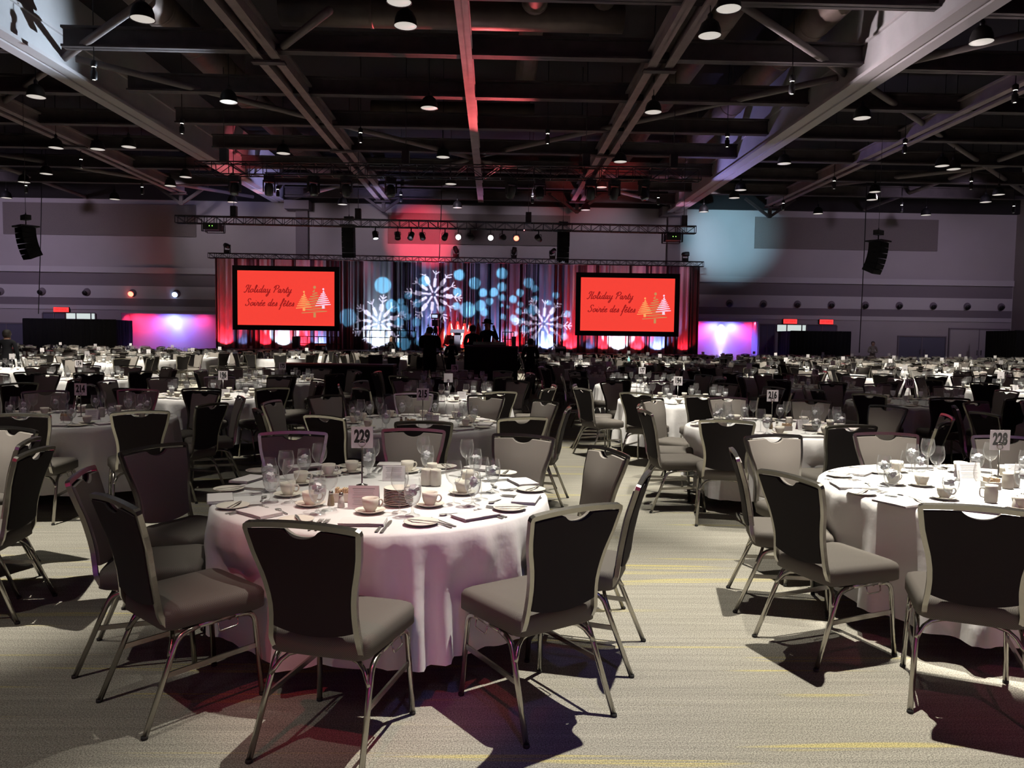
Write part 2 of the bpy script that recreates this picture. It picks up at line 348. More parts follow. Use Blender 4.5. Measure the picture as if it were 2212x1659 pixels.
# columns on the end wall
for px, w in ((652, 26), (1454, 27)):
    r = wrect(px - w / 2, 462, px + w / 2, 760, YW - .3)
    b = MB(); b.box(r[0], YW - .3, 0, r[1], YW, 9.2); b.box(r[0] - .5, YW - .9, 8.75, r[1] + .2, YW, 9.24)
    struct('column', b, [M['band']])
# coloured light coming down from the soffit onto the low wall
def niche(px, colr, pw, deg, bl=.9, dy=.8):
    x = aty(px, 740, 46).x
    if colr[1] > .95: spot((x, 46.14, .05), (x, 46.28, 2.4), pw * .6, colr, 24, .6, .04, 'floor_uplight')
    spot((x, 46.3 - dy, ZS - .03), (x, 46.3, 1.3), pw * (.9 if deg > 100 else 1.6), colr, deg, bl, .04, 'soffit_downlight')
for a in ((294, (1, .03, .10), 150, 166, 1, .6), (322, (1, .03, .14), 110, 166, 1, .6), (352, (.2, .15, 1), 120, 166, 1, .6), (374, (.16, .2, 1), 420, 166, 1, .6), (380, (.6, .75, 1), 60, 50, .9, .3), (402, (.3, .25, 1), 90, 166, 1, .6), (436, (1, .05, .3), 90, 166, 1, .6),
          (1505, (1, .02, .06), 210, 160, 1, .55), (1530, (.4, .10, 1), 50, 160, 1, .55), (1543, (.12, .13, 1), 430, 160, 1, .55), (1582, (.10, .12, 1), 560, 160, 1, .55), (1600, (.4, .1, 1), 30, 160, 1, .55), (1626, (1, .02, .05), 230, 160, 1, .55), (1560, (1, .96, 1), 230, 34, .6, .2), (1560, (1, .96, 1), 160, 70, .6, .14)):
    niche(*a)
# doors and windows
def leaf_door(i, r, m, panes=0):
    x0, x1, z0, z1 = r
    b = MB(); b.box(x0, YW - .05, 0.01, x1, YW, z1); d = struct('door_%d' % i, b, m)
    f = MB(); t = .07
    f.box(x0 - t, YW - .09, 0, x0, YW, z1 + t); f.box(x1, YW - .09, 0, x1 + t, YW, z1 + t); f.box(x0, YW - .09, z1, x1, YW, z1 + t); f.box((x0 + x1) / 2 - .02, YW - .07, .02, (x0 + x1) / 2 + .02, YW - .05, z1)
    link('door_frame', f.mesh('door_frame', M['band']), d)
    h = MB(); xm = (x0 + x1) / 2
    for sx in (-.12, .12): h.bar((xm + sx, YW - .12, .95), (xm + sx, YW - .12, 1.25), .03); h.bar((xm + sx, YW - .12, 1.0), (xm + sx, YW - .04, 1.0), .02); h.bar((xm + sx, YW - .12, 1.2), (xm + sx, YW - .04, 1.2), .02)
    link('door_handle', h.mesh('door_handle', M['chrome']), d)
leaf_door(1, wrect(1940, 728, 2040, 775, YW), M['door'])
leaf_door(2, wrect(1641, 702, 1671, 775, YW), M['door'])
leaf_door(3, wrect(2050, 712, 2176, 775, YW), M['wall'])
leaf_door(4, wrect(-30, 699, 62, 760, YW), M['door'])
def transom(i, r, lit):
    x0, x1, z0, z1 = r
    b = MB(); b.box(x0, YW - .03, z0, x1, YW, z1); w = struct('window_%d' % i, b, M['room'] if lit else M['door'])
    f = MB(); t = .06
    for (a, c, e, g) in ((x0 - t, x0, z0, z1), (x1, x1 + t, z0, z1), (x0, x1, z1, z1 + t), (x0, x1, z0 - t, z0)): f.box(a, YW - .08, e, c, YW, g)
    for q in (.34, .86) if lit else (.5,): f.box(x0 + (x1 - x0) * q - .03, YW - .06, z0, x0 + (x1 - x0) * q + .03, YW - .03, z1)
    link('window_frame', f.mesh('window_frame', M['band']), w)
transom(1, wrect(144, 677, 206, 695, YW), True); transom(2, wrect(94, 676, 141, 695, YW), False)
transom(3, wrect(1678, 702, 1740, 716, YW), True); transom(4, wrect(1744, 703, 1806, 716, YW), False)
# exit signs
def text_mesh(s, size, m, sx=1.0, bold=0.0, ext=.001):
    c = bpy.data.curves.new('lettering', 'FONT'); c.body = s; c.size = size; c.align_x = 'CENTER'; c.align_y = 'CENTER'; c.extrude = ext; c.offset = bold; c.resolution_u = 3
    o = bpy.data.objects.new('lettering', c); col.objects.link(o); bpy.context.view_layer.update()
    me = bpy.data.meshes.new_from_object(o.evaluated_get(bpy.context.evaluated_depsgraph_get()))
    bpy.data.objects.remove(o); bpy.data.curves.remove(c)
    me.transform(Matrix.Diagonal((sx, 1, 1, 1))); me.materials.clear(); me.materials.append(m); return me
FACE = Matrix.Rotation(R(90), 4, 'X')      # text plane turned upright, facing the camera (-Y)
for i, (px, py, w) in enumerate(((135, 669, 31), (1705, 694.5, 29), (1783, 695.5, 29))):
    p = aty(px, py, YW); hw = w / 2 / F * YW
    lab = ['glowing red exit sign above the black drape box beside the red and blue lit wall', 'glowing red exit sign above the lit white transom window', 'glowing red exit sign above the dark transom window, beside another exit sign'][i]
    root = tag(empty('exit_sign', T(p.x, YW, p.z)), lab, 'exit sign', 'exit signs on the end wall')
    b = MB(); b.box(-hw, -.16, -.13, hw, -.02, .13); link('sign_box', b.mesh('sign_box', M['exitred']), root)
    b = MB(); b.box(-hw - .02, -.13, -.15, hw + .02, 0, .15); link('housing', b.mesh('housing', M['black']), root)
    link('lettering', text_mesh('EXIT SORTIE', .16, M['exitdark'], .72, .003), root, Matrix.Translation((0, -.165, 0)) @ FACE)
# eyeball lamps in the light band
EY = [(0, 629.5, 'd'), (90, 629.5, 'd'), (187, 631, 'd'), (286, 633, 'r'), (381, 634.5, 'b')] + [(1503 + 73.4 * i, 654.5 + .95 * i, 'd') for i in range(10)]
for i, (px, py, k) in enumerate(EY):
    p = aty(px, py, YW - .1)
    side = 'on the wall left of the stage drape' if i < 5 else 'on the wall right of the stage drape'
    lab = {'r': 'round eyeball wall lamp glowing red, left of the stage drape', 'b': 'round eyeball wall lamp glowing blue, between the red lamp and the stage drape'}.get(k) or \
        'dark round eyeball wall lamp, %s counted outward %s' % ((ORD[3 - i]) if i < 5 else ORD[i - 4], side)
    root = tag(empty('wall_lamp', T(p.x, YW - .06, p.z)), lab, 'wall lamp', 'eyeball lamps along the end wall')
    b = MB(); b.lathe([(.0, .16), (.10, .15), (.18, .10), (.225, 0), (.235, -.03)], 20, 0, Matrix.Rotation(R(90), 4, 'X')); link('shell', b.mesh('shell', M['band']), root)
    b = MB(); b.lathe([(.0, .0), (.13, 0), (.15, .02), (.15, .05)], 18, 0, Matrix.Translation((-.05, -.12, -.05)) @ Matrix.Rotation(R(115), 4, 'X')); link('lens', b.mesh('lens', {'r': M['lampred'], 'b': M['lampblue'], 'd': M['black']}[k]), root)
# black pipe-and-drape boxes hiding the doors
def drape_box(r, Y0, Y1, lab):
    x0, x1, _, z1 = r
    root = tag(empty('drape_screen', T((x0 + x1) / 2, (Y0 + Y1) / 2)), lab, 'drape screen', 'black drape boxes before the doors')
    hw, hd = (x1 - x0) / 2, (Y1 - Y0) / 2
    b = MB(); pts = [(-hw, hd), (-hw, -hd), (hw, -hd), (hw, hd)]; rows = [[], []]
    for i in range(3):
        a, c = Vector((*pts[i], 0)), Vector((*pts[i + 1], 0)); k = max(6, int((c - a).length / .07)); nrm = Vector(((c - a).y, -(c - a).x, 0)).normalized()
        for q in range(k + 1):
            t = a + (c - a) * (q / k) + nrm * (.03 * math.sin(q * 1.9) + .015 * math.sin(q * .7))
            rows[0].append((t.x, t.y, .02)); rows[1].append((t.x, t.y, z1))
    b.grid(rows); link('drape', b.mesh('drape', M['blackcloth']), root)
    b = MB(); b.tube([(-hw, -hd + .03, z1), (hw, -hd + .03, z1)], .025); link('top_pipe', b.mesh('top_pipe', M['black']), root)
    for sx in (-1, 1):
        b = MB(); b.tube([(sx * (hw - .05), -hd + .05, 0), (sx * (hw - .05), -hd + .05, z1)], .025); link('upright', b.mesh('upright', M['black']), root)
drape_box(wrect(62, 690, 260, 760, 43.5), 43.0, 44.9, 'black drape box hiding the doors beside the red and blue lit wall')
drape_box(wrect(1700, 716, 1829, 770, 43.5), 43.0, 44.9, 'black drape box below two exit signs, next to the bright striped wall')
drape_box(wrect(2178, 715, 2260, 780, 42), 41.5, 44.0, 'black drape box in the corner by the side wall')

# ------------------------------------------------------------------ ceiling steel
def ibeam(mb, a, b, w, h, mi=0, mi2=None):
    """a, b: centre of the underside of the bottom flange"""
    a, b = Vector(a), Vector(b); up = Vector((0, 0, 1)); t = .03
    mb.bar(a + up * t, b + up * t, w, t * 2, mi if mi2 is None else mi2)
    mb.bar(a + up * h / 2, b + up * h / 2, .04, h, mi); mb.bar(a + up * (h - t), b + up * (h - t), w, t * 2, mi)
ZB = 9.2
XBL, XBR = -12.4, 10.2
nb = 0
# purlins, in three bays
for k in range(-3, 8):
    Y = 17.7 + 3.64 * k
    for bay, (x0, x1) in enumerate(((-39.5, -13.0), (-11.6, 10.0), (10.75, XR))):
        if bay != 1 and k > 6: continue
        b = MB(); zz = ZB - (.12 if bay != 1 else 0)
        ibeam(b, (x0, Y, zz), (x1, Y, zz), .30, .55)
        struct('ceiling_beam', b, M['steel'])
# white partition beams (bulkheads with a track along the bottom)
for side, X, za_, zb_ in (('left', XBL, 8.86, 9.2), ('right', XBR, 8.72, 8.9)):
    b = MB(); Y0, Y1 = -2.0, YW - .2
    zl = lambda Y: za_ + (zb_ - za_) * (Y - 16) / 29
    s = 1 if side == 'left' else -1
    def strip(xo0, xo1, zo0, zo1, mi=0):
        P = [(X + xo0, Y0, zl(Y0) + zo0), (X + xo1, Y0, zl(Y0) + zo0), (X + xo1, Y0, zl(Y0) + zo1), (X + xo0, Y0, zl(Y0) + zo1)]
        Q = [(x, Y1, z + zl(Y1) - zl(Y0)) for x, y, z in P]
        b.add(P + Q, [(0, 1, 2, 3), (7, 6, 5, 4), (0, 4, 5, 1), (1, 5, 6, 2), (2, 6, 7, 3), (3, 7, 4, 0)], mi)
    strip(-.22, .22, .10, 2.3); strip(-.40, -.06, 0, .10, 1); strip(.06, .40, 0, .10, 1); strip(-.06, .06, .05, .1, 1); strip(s * .22, s * .30, .95, 1.02, 1)
    struct('ceiling_beam_partition', b, [M['white'], M['soff']])
# twin carrier beams
for X, z, Y1, pair in ((-6.2, 9.02, 43, 1), (4.45, 9.02, 42.3, 1), (-.82, 9.0, 43, 0), (-16.75, 9.0, 41.7, 1), (15.2, 9.0, 42.6, 1)):
    for dx in ((-.24, .24) if pair else (0,)):
        b = MB(); ibeam(b, (X + dx, 3, z), (X + dx, Y1, z + .05), .24 if pair else .30, .45, 0); struct('ceiling_beam_carrier', b, [M['steel2']])
    if pair:
        for Y in (21.5, 31.5, Y1 - .2):
            b = MB(); b.box(X - .45, Y - .12, z - .06, X + .45, Y + .12, z - .01); struct('ceiling_beam_plate', b, M['steel'])
        # V hanger at the far end
        b = MB()
        for sx in (-1.4, 1.4): b.bar((X, Y1 + .2, z - .5), (X + sx, Y1 + .2, z + .5), .14)
        b.bar((X, Y1 + .2, z - .55), (X, Y1 + .2, z + .4), .18); struct('ceiling_beam_hanger', b, M['steel'])
# cross bracing pipes, laid out in the plane just under the purlins
for (a, c) in (((-60, 268), (330, -12)), ((165, 127), (1018, 340)), ((1034, 337), (1808, 168)), ((1575, -8), (1826, 160)), ((1868, 181), (2230, 428)), ((2230, 70), (1948, 137)),
               ((2230, 320), (1868, 452)), ((2230, 350), (1742, 405)), ((-20, 330), (547, 425)), ((-20, 352), (189, 427)), ((1042, 348), (1205, 374)), ((1010, 345), (955, 362)), ((620, 432), (745, 398)), ((1260, 395), (1440, 440)), ((612, 100), (712, 22))):
    za2 = 9.32
    b = MB(); p, q = atz(*a, za2), atz(*c, za2)
    b.tube([p, q], .10, 8); struct('ceiling_beam_brace', b, M['brace'])
# round ducts
def duct(a, c, r, lab):
    b = MB(); b.tube([a, c], r, 16); a, c = Vector(a), Vector(c); d = (c - a); L_ = d.length
    for q in range(1, int(L_ / 2.5)):
        p = a + d * (q * 2.5 / L_); e = d.normalized() * .05
        b.tube([p - e, p + e], r * 1.03, 16); b.bar(p + Vector((0, 0, r * .9)), (p.x, p.y, 11.97), .02)
    tag(link('air_duct', b.mesh('air_duct', M['duct'])), lab, 'air duct', 'air ducts above the ceiling steel')
duct((8.9, 2, 10.6), (8.9, 44, 10.6), .46, 'long brown round duct beside the white bulkhead at the right, outer of two')
duct((6.3, 2, 10.7), (6.3, 44, 10.7), .42, 'long brown round duct right of the stage axis, inner of two')
duct((-9.4, 2, 10.6), (-9.4, 44, 10.6), .50, 'long brown round duct beside the white bulkhead at the left')
duct((1.0, 14, 10.8), (1.0, 28.5, 10.8), .36, 'round duct running lengthwise above the middle of the hall, right of the red beam')
duct((2.9, 12, 10.9), (2.9, 23, 10.9), .30, 'thin round duct running lengthwise beside the right twin beams')
duct((-6, 22.0, 10.6), (3.5, 22.0, 10.6), .42, 'round duct crossing the middle bay behind the nearest beams')
duct((-5, 31.5, 10.6), (1.5, 31.5, 10.6), .42, 'round duct crossing the middle bay above the front truss')
# dome pendants: pixel of the lens centre, hung on one level
ZP = 8.38
domes = [(308, 42), (78, 210), (876, 57), (494, 221), (927, 234), (1533, 78), (2120, 92), (1411, 243), (862, 5), (1574, 20), (1862, 256), (121, 320), (211, 323), (278, 318), (100, 376), (401, 383), (612, 332), (52, 394), (14, 428), (248, 431),
         (502, 437), (740, 442), (957, 340), (974, 398), (988, 449), (1340, 350), (1299, 405), (1265, 454), (1694, 354), (1600, 411), (1586, 428), (1890, 415), (1883, 432), (1767, 462), (2000, 465), (2035, 359), (2060, 366), (2157, 421), (2129, 437), (1520, 458), (368, 402)]
db = MB(); db.lathe([(.05, .36), (.10, .35), (.19, .27), (.235, .15), (.25, .02), (.262, 0), (.25, .0)], 22, caps=False)
dl = MB(); dl.lathe([(0, .012), (.245, .012), (.245, .02)], 22)
dr = MB(); dr.lathe([(.05, .34), (.06, .46), (.03, .5), (.012, .52), (.012, 3.58)], 8)
DOME = [('dome', db.mesh('dome', M['black'])), ('diffuser', dl.mesh('diffuser', M['disc'])), ('hanging_rod', dr.mesh('hanging_rod', M['black']))]
P = sorted([atz(px, py, ZP) for px, py in domes], key=lambda p: (round(p.y / 3.6), p.x))
rows = {}
for p in P: rows.setdefault(round(p.y / 3.6), []).append(p)
for ri, key in enumerate(sorted(rows)):
    for ci, p in enumerate(rows[key]):
        place('pendant_lamp', DOME, T(p.x, p.y, p.z), 'black dome pendant lamp, %s from the left in the %s ceiling row from the camera' % (ORD[ci + 1], ORD[ri + 1]), 'pendant lamp', 'dome pendants')
# small twin-lens cylinder spots
cyl = [(203, 150), (393, 271), (779, 291), (1183, 293), (1711, 181), (1571, 300), (2193, 200), (1955, 314), (1802, 394), (1692, 442), (1948, 446), (175, 348), (307, 407), (56, 404), (2098, 395), (2190, 448), (600, 412), (866, 424), (1150, 427), (1422, 430)]
c1 = MB(); c1.lathe([(.055, -.28), (.085, -.24), (.085, -.06), (.05, -.02), (.05, .06), (.085, .10), (.085, .2), (.03, .24), (.012, .26), (.012, 3.34)], 12, caps=False)
c2 = MB(); c2.lathe([(.0, -.262), (.05, -.262), (.05, -.25)], 12); c2.lathe([(.0, .055), (.052, .055), (.056, .075), (.04, .08)], 12)
CYL = [('housing', c1.mesh('housing', M['black'])), ('lens', c2.mesh('lens', M['lampwhite']))]
P = sorted([atz(px, py, 8.62) for px, py in cyl], key=lambda p: (p.y))
for i, p in enumerate(P):
    place('ceiling_spot', CYL, T(p.x, p.y, p.z), 'small black cylinder spotlight with two bright lenses, %s in distance from the camera' % ORD[i + 1], 'spotlight', 'cylinder spots under the steel')

# ------------------------------------------------------------------ trusses
def truss(name, x0, x1, Y, z0, z1, s, label, drop=None):
    """box truss between x0 and x1; z0, z1: height at the ends; s: side"""
    root = tag(empty(name, T(0, Y, 0)), label, 'truss', 'lighting trusses')
    zf = lambda x: z0 + (z1 - z0) * (x - x0) / (x1 - x0); h = s / 2; r = .022
    for sy in (-1, 1):
        for sz in (-1, 1):
            b = MB(); b.tube([(x0, sy * h, zf(x0) + sz * h), (x1, sy * h, zf(x1) + sz * h)], r, 6); link('chord', b.mesh('chord', M['truss']), root)
    b = MB(); k = max(2, int((x1 - x0) / (s * 1.35))); xs = [x0 + (x1 - x0) * i / k for i in range(k + 1)]
    for i, x in enumerate(xs):
        for sy in (-1, 1): b.bar((x, sy * h, zf(x) - h), (x, sy * h, zf(x) + h), .022)
        for sz in (-1, 1): b.bar((x, -h, zf(x) + sz * h), (x, h, zf(x) + sz * h), .022)
        if i < k:
            X2 = xs[i + 1]; a = 1 if i % 2 else -1
            for sy in (-1, 1): b.bar((x, sy * h, zf(x) - a * h), (X2, sy * h, zf(X2) + a * h), .02)
            for sz in (-1, 1): b.bar((x, -a * h, zf(x) + sz * h), (X2, a * h, zf(X2) + sz * h), .02)
    link('lacing', b.mesh('lacing', M['truss']), root)
    b = MB()
    for x in drop or []: b.tube([(x, 0, zf(x) + h), (x, 0, 11.98)], .012, 6); b.box(x - .12, -.12, zf(x) + h, x + .12, .12, zf(x) + h + .45)
    if drop: link('hoist', b.mesh('hoist', M['black']), root)
    return zf
YA, YB, YC = 26.0, 33.0, 42.0
a0, a1 = aty(425, 364, YA), aty(1512, 378, YA)
zA = truss('lighting_truss', a0.x, a1.x, YA, a0.z, a1.z, .40, 'black box truss carrying the row of moving heads', [a0.x + .9, -3, 3, a1.x - .9])
b0, b1 = aty(381, 474, YB), aty(1502, 497, YB)
zB = truss('lighting_truss', b0.x, b1.x, YB, b0.z, b1.z, .30, 'black box truss with lit stage lamps, in front of the end wall', [b0.x + 2.4, -5.8, 1.4, b1.x - .5])
c0, c1_ = aty(451, 552, YC), aty(1519, 571, YC)
zC = truss('lighting_truss', c0.x, c1_.x, YC, c0.z, c1_.z, .26, 'black box truss along the top of the stage drape', None)
# moving heads
def lathe_m(prof, mtx, seg=14): b = MB(); b.lathe(prof, seg, 0, mtx, True, False); return b
def moving_head(loc, rx, rz, label, lens='lensglass', s=1.0):
    root = tag(empty('moving_head_lamp', Matrix.Translation(loc) @ Matrix.Rotation(rz, 4, 'Z') @ Matrix.Scale(s, 4)), label, 'stage lamp', 'moving heads on the trusses')
    b = MB(); b.box(-.17, -.13, -.14, .17, .13, 0); b.box(-.05, -.215, 0, .05, -.16, .05); b.box(-.05, .16, 0, .05, .215, .05); b.box(-.05, -.215, -.02, .05, .215, .0); link('base', b.mesh('base', M['black']), root)
    b = MB(); b.box(-.2, -.06, -.20, .2, .06, -.14); b.box(-.2, -.07, -.52, -.16, .07, -.18); b.box(.16, -.07, -.52, .2, .07, -.18); link('yoke', b.mesh('yoke', M['black']), root)
    hm = Matrix.Translation((0, 0, -.42)) @ Matrix.Rotation(rx, 4, 'X')
    b = lathe_m([(.06, .2), (.12, .16), (.145, .05), (.145, -.1), (.13, -.2), (.10, -.215)], hm); h = link('head', b.mesh('head', M['black']), root)
    b = lathe_m([(0, -.217), (.095, -.219), (.1, -.21)], hm); link('lens', b.mesh('lens', M[lens]), h)
for i, (px, py) in enumerate(((507, 388), (581, 390), (677, 393), (748, 397), (844, 402), (1104, 410), (1166, 408), (1327, 411), (1391, 411), (1276, 409))):
    x = aty(px, py, YA).x
    moving_head((x, YA, zA(x) - .22), R(25 if i % 2 else -20), .3 * (i % 3), 'black moving head lamp hanging under the front truss, %s from its left end' % ORD[sorted([507, 581, 677, 748, 844, 1104, 1166, 1327, 1391, 1276]).index(px) + 1])
for i, (px, py) in enumerate(((491, 545), (985, 555), (1110, 562), (1193, 560), (1480, 562))):
    x = aty(px, py, YC).x
    root_m = Matrix.Translation((x, YC, zC(x) + .15)) @ Matrix.Rotation(PI, 4, 'Y')
    b = MB()
    root = tag(empty('moving_head_lamp', root_m), 'small moving head lamp standing on the drape truss, %s from the left' % ORD[i + 1], 'stage lamp', 'moving heads on the drape truss')
    b.box(-.15, -.12, -.13, .15, .12, 0); link('base', b.mesh('base', M['black']), root)
    b = MB(); b.box(-.17, -.05, -.17, .17, .05, -.13); b.box(-.17, -.05, -.45, -.14, .05, -.15); b.box(.14, -.05, -.45, .17, .05, -.15); link('yoke', b.mesh('yoke', M['black']), root)
    b = lathe_m([(.05, .2), (.11, .15), (.13, .0), (.12, -.2), (.09, -.22)], Matrix.Translation((0, 0, -.38)) @ Matrix.Rotation(R(60 - 35 * i), 4, 'X') @ Matrix.Rotation(R(30 * i - 50), 4, 'Y')); link('head', b.mesh('head', M['black']), root)
# par lamps on the second truss
for i, (px, py, k, rz) in enumerate(((812, 507, 'c', .5), (860, 500, 'd', .2), (889, 509, 'd', -.4), (913, 500, 'd', .3), (962, 506, 'd', -.2), (990, 507, 'w', .1), (1016, 507, 'd', .6), (1060, 510, 'w', 0), (1085, 512, 'd', .4), (1115, 511, 'r', 0), (1163, 513, 'd', -.5))):
    x = aty(px, py, YB).x
    mtx = Matrix.Translation((x, YB - .15, zB(x) - .15)) @ Matrix.Rotation(rz, 4, 'Z')
    what = {'c': 'stage par lamp with pale glassy face under the second truss, its left-most lamp', 'w': 'stage par lamp shining %s under the second truss' % ('bright white straight ahead' if px > 1000 else 'oval white, turned aside'), 'r': 'stage par lamp shining bright red under the second truss'}.get(k) or 'unlit black stage par lamp under the second truss, %s lamp from the left' % ORD[i + 1]
    root = tag(empty('par_lamp', mtx), what, 'stage lamp', 'par lamps on the second truss')
    b = MB(); b.box(-.02, -.02, -.22, .02, .02, .02); b.tube(fillet([(-.13, 0, -.34), (-.13, 0, -.2), (.13, 0, -.2), (.13, 0, -.34)], .05), .012, 6); link('bracket', b.mesh('bracket', M['black']), root)
    hm = Matrix.Translation((0, 0, -.36)) @ Matrix.Rotation(R(80), 4, 'X') @ Matrix.Rotation(PI, 4, 'X')
    b = lathe_m([(.05, .2), (.1, .16), (.12, .0), (.125, -.16), (.11, -.165)], Matrix.Translation((0, 0, -.36)) @ Matrix.Rotation(R(-78 if k in 'wr' else (-20 - 9 * i)), 4, 'X')); h = link('can', b.mesh('can', M['black']), root)
    b = lathe_m([(0, -.15), (.108, -.15), (.11, -.14)], Matrix.Translation((0, 0, -.36)) @ Matrix.Rotation(R(-78 if k in 'wr' else (-20 - 9 * i)), 4, 'X')); link('lens', b.mesh('lens', M[{'w': 'lampwhite', 'r': 'lampred', 'c': 'lampcool', 'd': 'black'}[k]]), h)
# video projectors under the second truss ends
for i, (px, py) in enumerate(((461, 491), (1452, 514))):
    p = aty(px, py, YB)
    root = tag(empty('video_projector', T(p.x, YB, p.z)), 'black projector with green lights in a cage under the %s end of the second truss' % ('left', 'right')[i], 'projector', 'projectors on the second truss')
    b = MB(); b.box(-.3, -.35, -.13, .3, .35, .12); b.lathe([(.1, .0), (.1, .08), (.07, .08)], 14, 0, Matrix.Translation((.1, .35, 0)) @ Matrix.Rotation(R(-90), 4, 'X')); link('body', b.mesh('body', M['black']), root)
    b = MB()
    for sx in (-.38, .38):
        b.bar((sx, -.3, -.2), (sx, -.3, .3), .03); b.bar((sx, -.15, -.2), (sx, -.15, zB(p.x) - .14 - p.z), .03); b.bar((sx, .15, -.2), (sx, .15, zB(p.x) - .14 - p.z), .03); b.bar((sx, .3, -.2), (sx, .3, .3), .03)
    for sy in (-.3, .3): b.bar((-.38, sy, -.2), (.38, sy, -.2), .03)
    link('cage', b.mesh('cage', M['truss']), root)
    b = MB(); b.box(-.06, -.36, .0, -.03, -.35, .03); b.box(.06, -.36, .0, .09, -.35, .03); link('status_light', b.mesh('status_light', M['led']), root)
# line-array loudspeakers
def line_array(px, py0, py1, Y, boxes, lean, w, label, rz=0.0):
    p = aty(px, py0, Y); q = aty(px, py1, Y); hgt = p.z - q.z
    root = tag(empty('line_array_speaker', T(p.x, Y, p.z, rz)), label, 'loudspeaker', 'hanging loudspeaker arrays')
    bh = hgt / boxes; y = 0; z = -.02; a = R(2)
    for i in range(boxes):
        mt = Matrix.Translation((0, y, z)) @ Matrix.Rotation(a, 4, 'X')
        b = MB(); b.prism([(-w / 2, -.24), (w / 2, -.24), (w / 2 * .8, .22), (-w / 2 * .8, .22)], -bh * .96, 0, 0, mt); b.box(-w / 2 * .93, -.25, -bh * .88, w / 2 * .93, -.238, -bh * .08, 0, mt)
        link('cabinet', b.mesh('cabinet', M['grille']), root)
        y += math.sin(a) * bh; z -= math.cos(a) * bh; a += lean
    b = MB(); b.box(-w / 2 * 1.25, -.3, 0, w / 2 * 1.25, .3, .05); b.tube([(0, 0, .05), (0, 0, .5)], .02, 6); b.box(-.2, -.1, .25, .2, .1, .42); b.tube([(0, 0, .4), (0, 0, 11.97 - p.z)], .008, 6); link('flying_frame', b.mesh('flying_frame', M['black']), root)
line_array(56, 491, 556, 27.5, 6, R(4.5), .62, 'curved black hanging speaker array, left of the stage', R(-38))
line_array(1897, 523, 588, 27.5, 6, R(4.5), .62, 'curved black hanging speaker array, right of the stage', R(38))
line_array(754, 489, 556, 34.0, 6, R(.8), .52, 'straight black speaker array between the left screen and the snowflakes', R(-8))
line_array(1216, 500, 567, 34.0, 6, R(.8), .50, 'straight black speaker array beside the right screen', R(8))
# drop cables
for px, y0, y1, Y, lab in ((95, 445, 678, 40, 'thin black cable hanging in front of the left wall by the drape box'), (1868, 475, 762, 36, 'thin black cable hanging beside the right-hand speaker array'),
                           (955, 440, 560, 36, 'thin black cable hanging over the red lit wall'), (1257, 300, 370, 30, 'thin cable hanging near the right twin beams')):
    a, b_ = aty(px, y0, Y), aty(px - (12 if y1 - y0 > 200 else 6), y1, Y)
    a.z = 11.98
    b = MB(); b.tube(cr([a, a.lerp(b_, .5) + Vector((.04, 0, 0)), b_], 5), .02, 6); tag(link('hanging_cable', b.mesh('hanging_cable', M['black'])), lab, 'cable')

# ------------------------------------------------------------------ stage
YD = 42.0
SX0, SX1 = aty(468, 700, YD).x, aty(1507, 700, YD).x
ZD = 5.85
b = MB(); b.box(SX0 + .2, 38.2, 0, SX1 - .1, YD + .8, .86); b.box(SX0 + .2, 38.18, .80, SX1 - .1, 38.2, .87)
tag(link('stage_platform', b.mesh('stage_platform', M['blackcloth'])), 'low black stage platform in front of the long drape', 'stage')
def drape_rows(x0, x1, z0, z1f, amp, lam, rnd, phase=0.0):
    k = max(6, int((x1 - x0) / lam * 8)); top, mid, bot = [], [], []
    ph = 0
    for i in range(k + 1):
        x = x0 + (x1 - x0) * i / k; ph += 2 * PI / 8 * rnd.uniform(.55, 1.45)
        y = amp * math.sin(ph + phase) + amp * .4 * math.sin(ph * .37)
        top.append((x, y * .7, z1f(x))); mid.append((x, y, (z0 + z1f(x)) * .5)); bot.append((x, y * 1.15, z0))
    return [bot, mid, top]
zt = lambda x: zC(x) - .16
rnd = random.Random(3)
root = tag(empty('stage_drape', T(0, YD)), 'long dark pleated drape hanging behind the whole stage', 'drape')
b = MB(); b.grid(drape_rows(SX0, SX1, .87, zt, .07, .26, rnd)); link('cloth', b.mesh('cloth', M['drape']), root)
b = MB(); b.box(SX0 - .02, -.1, .02, SX0 + .02, .7, zt(SX0)); b.box(SX1 - .02, -.1, .02, SX1 + .02, .7, zt(SX1)); link('side_return', b.mesh('side_return', M['drape']), root)
b = MB(); b.tube([(SX0, -.1, zt(SX0) + .03), (SX1, -.1, zt(SX1) + .03)], .035, 8); link('top_rail', b.mesh('top_rail', M['chrome']), root)
PAN = [(472, 508, 'r', 1.0), (517, 536, 'b', .12), (563, 588, 'r', .8), (596, 632, 'w', 1.1), (641, 672, 'r', 1.2), (681, 706, 'b', .7), (786, 849, 'w', .7), (911, 948, 'b', 1.0), (958, 1000, 'r', .5), (1036, 1052, 'b', .35), (1060, 1078, 'b', 1.1),
       (1099, 1121, 'r', 1.1), (1163, 1195, 'b', 1.1), (1217, 1246, 'r', 1.2), (1266, 1284, 'b', .12), (1292, 1313, 'r', 1.0), (1315, 1356, 'w', 1.1), (1362, 1391, 'r', 1.3), (1404, 1435, 'b', .8), (1464, 1486, 'r', .45)]
UPC = {'r': (1, .02, .04), 'b': (.30, .42, 1), 'w': (.62, .80, 1)}
cname = {'r': 'red', 'b': 'blue', 'w': 'white'}
cnt = {}
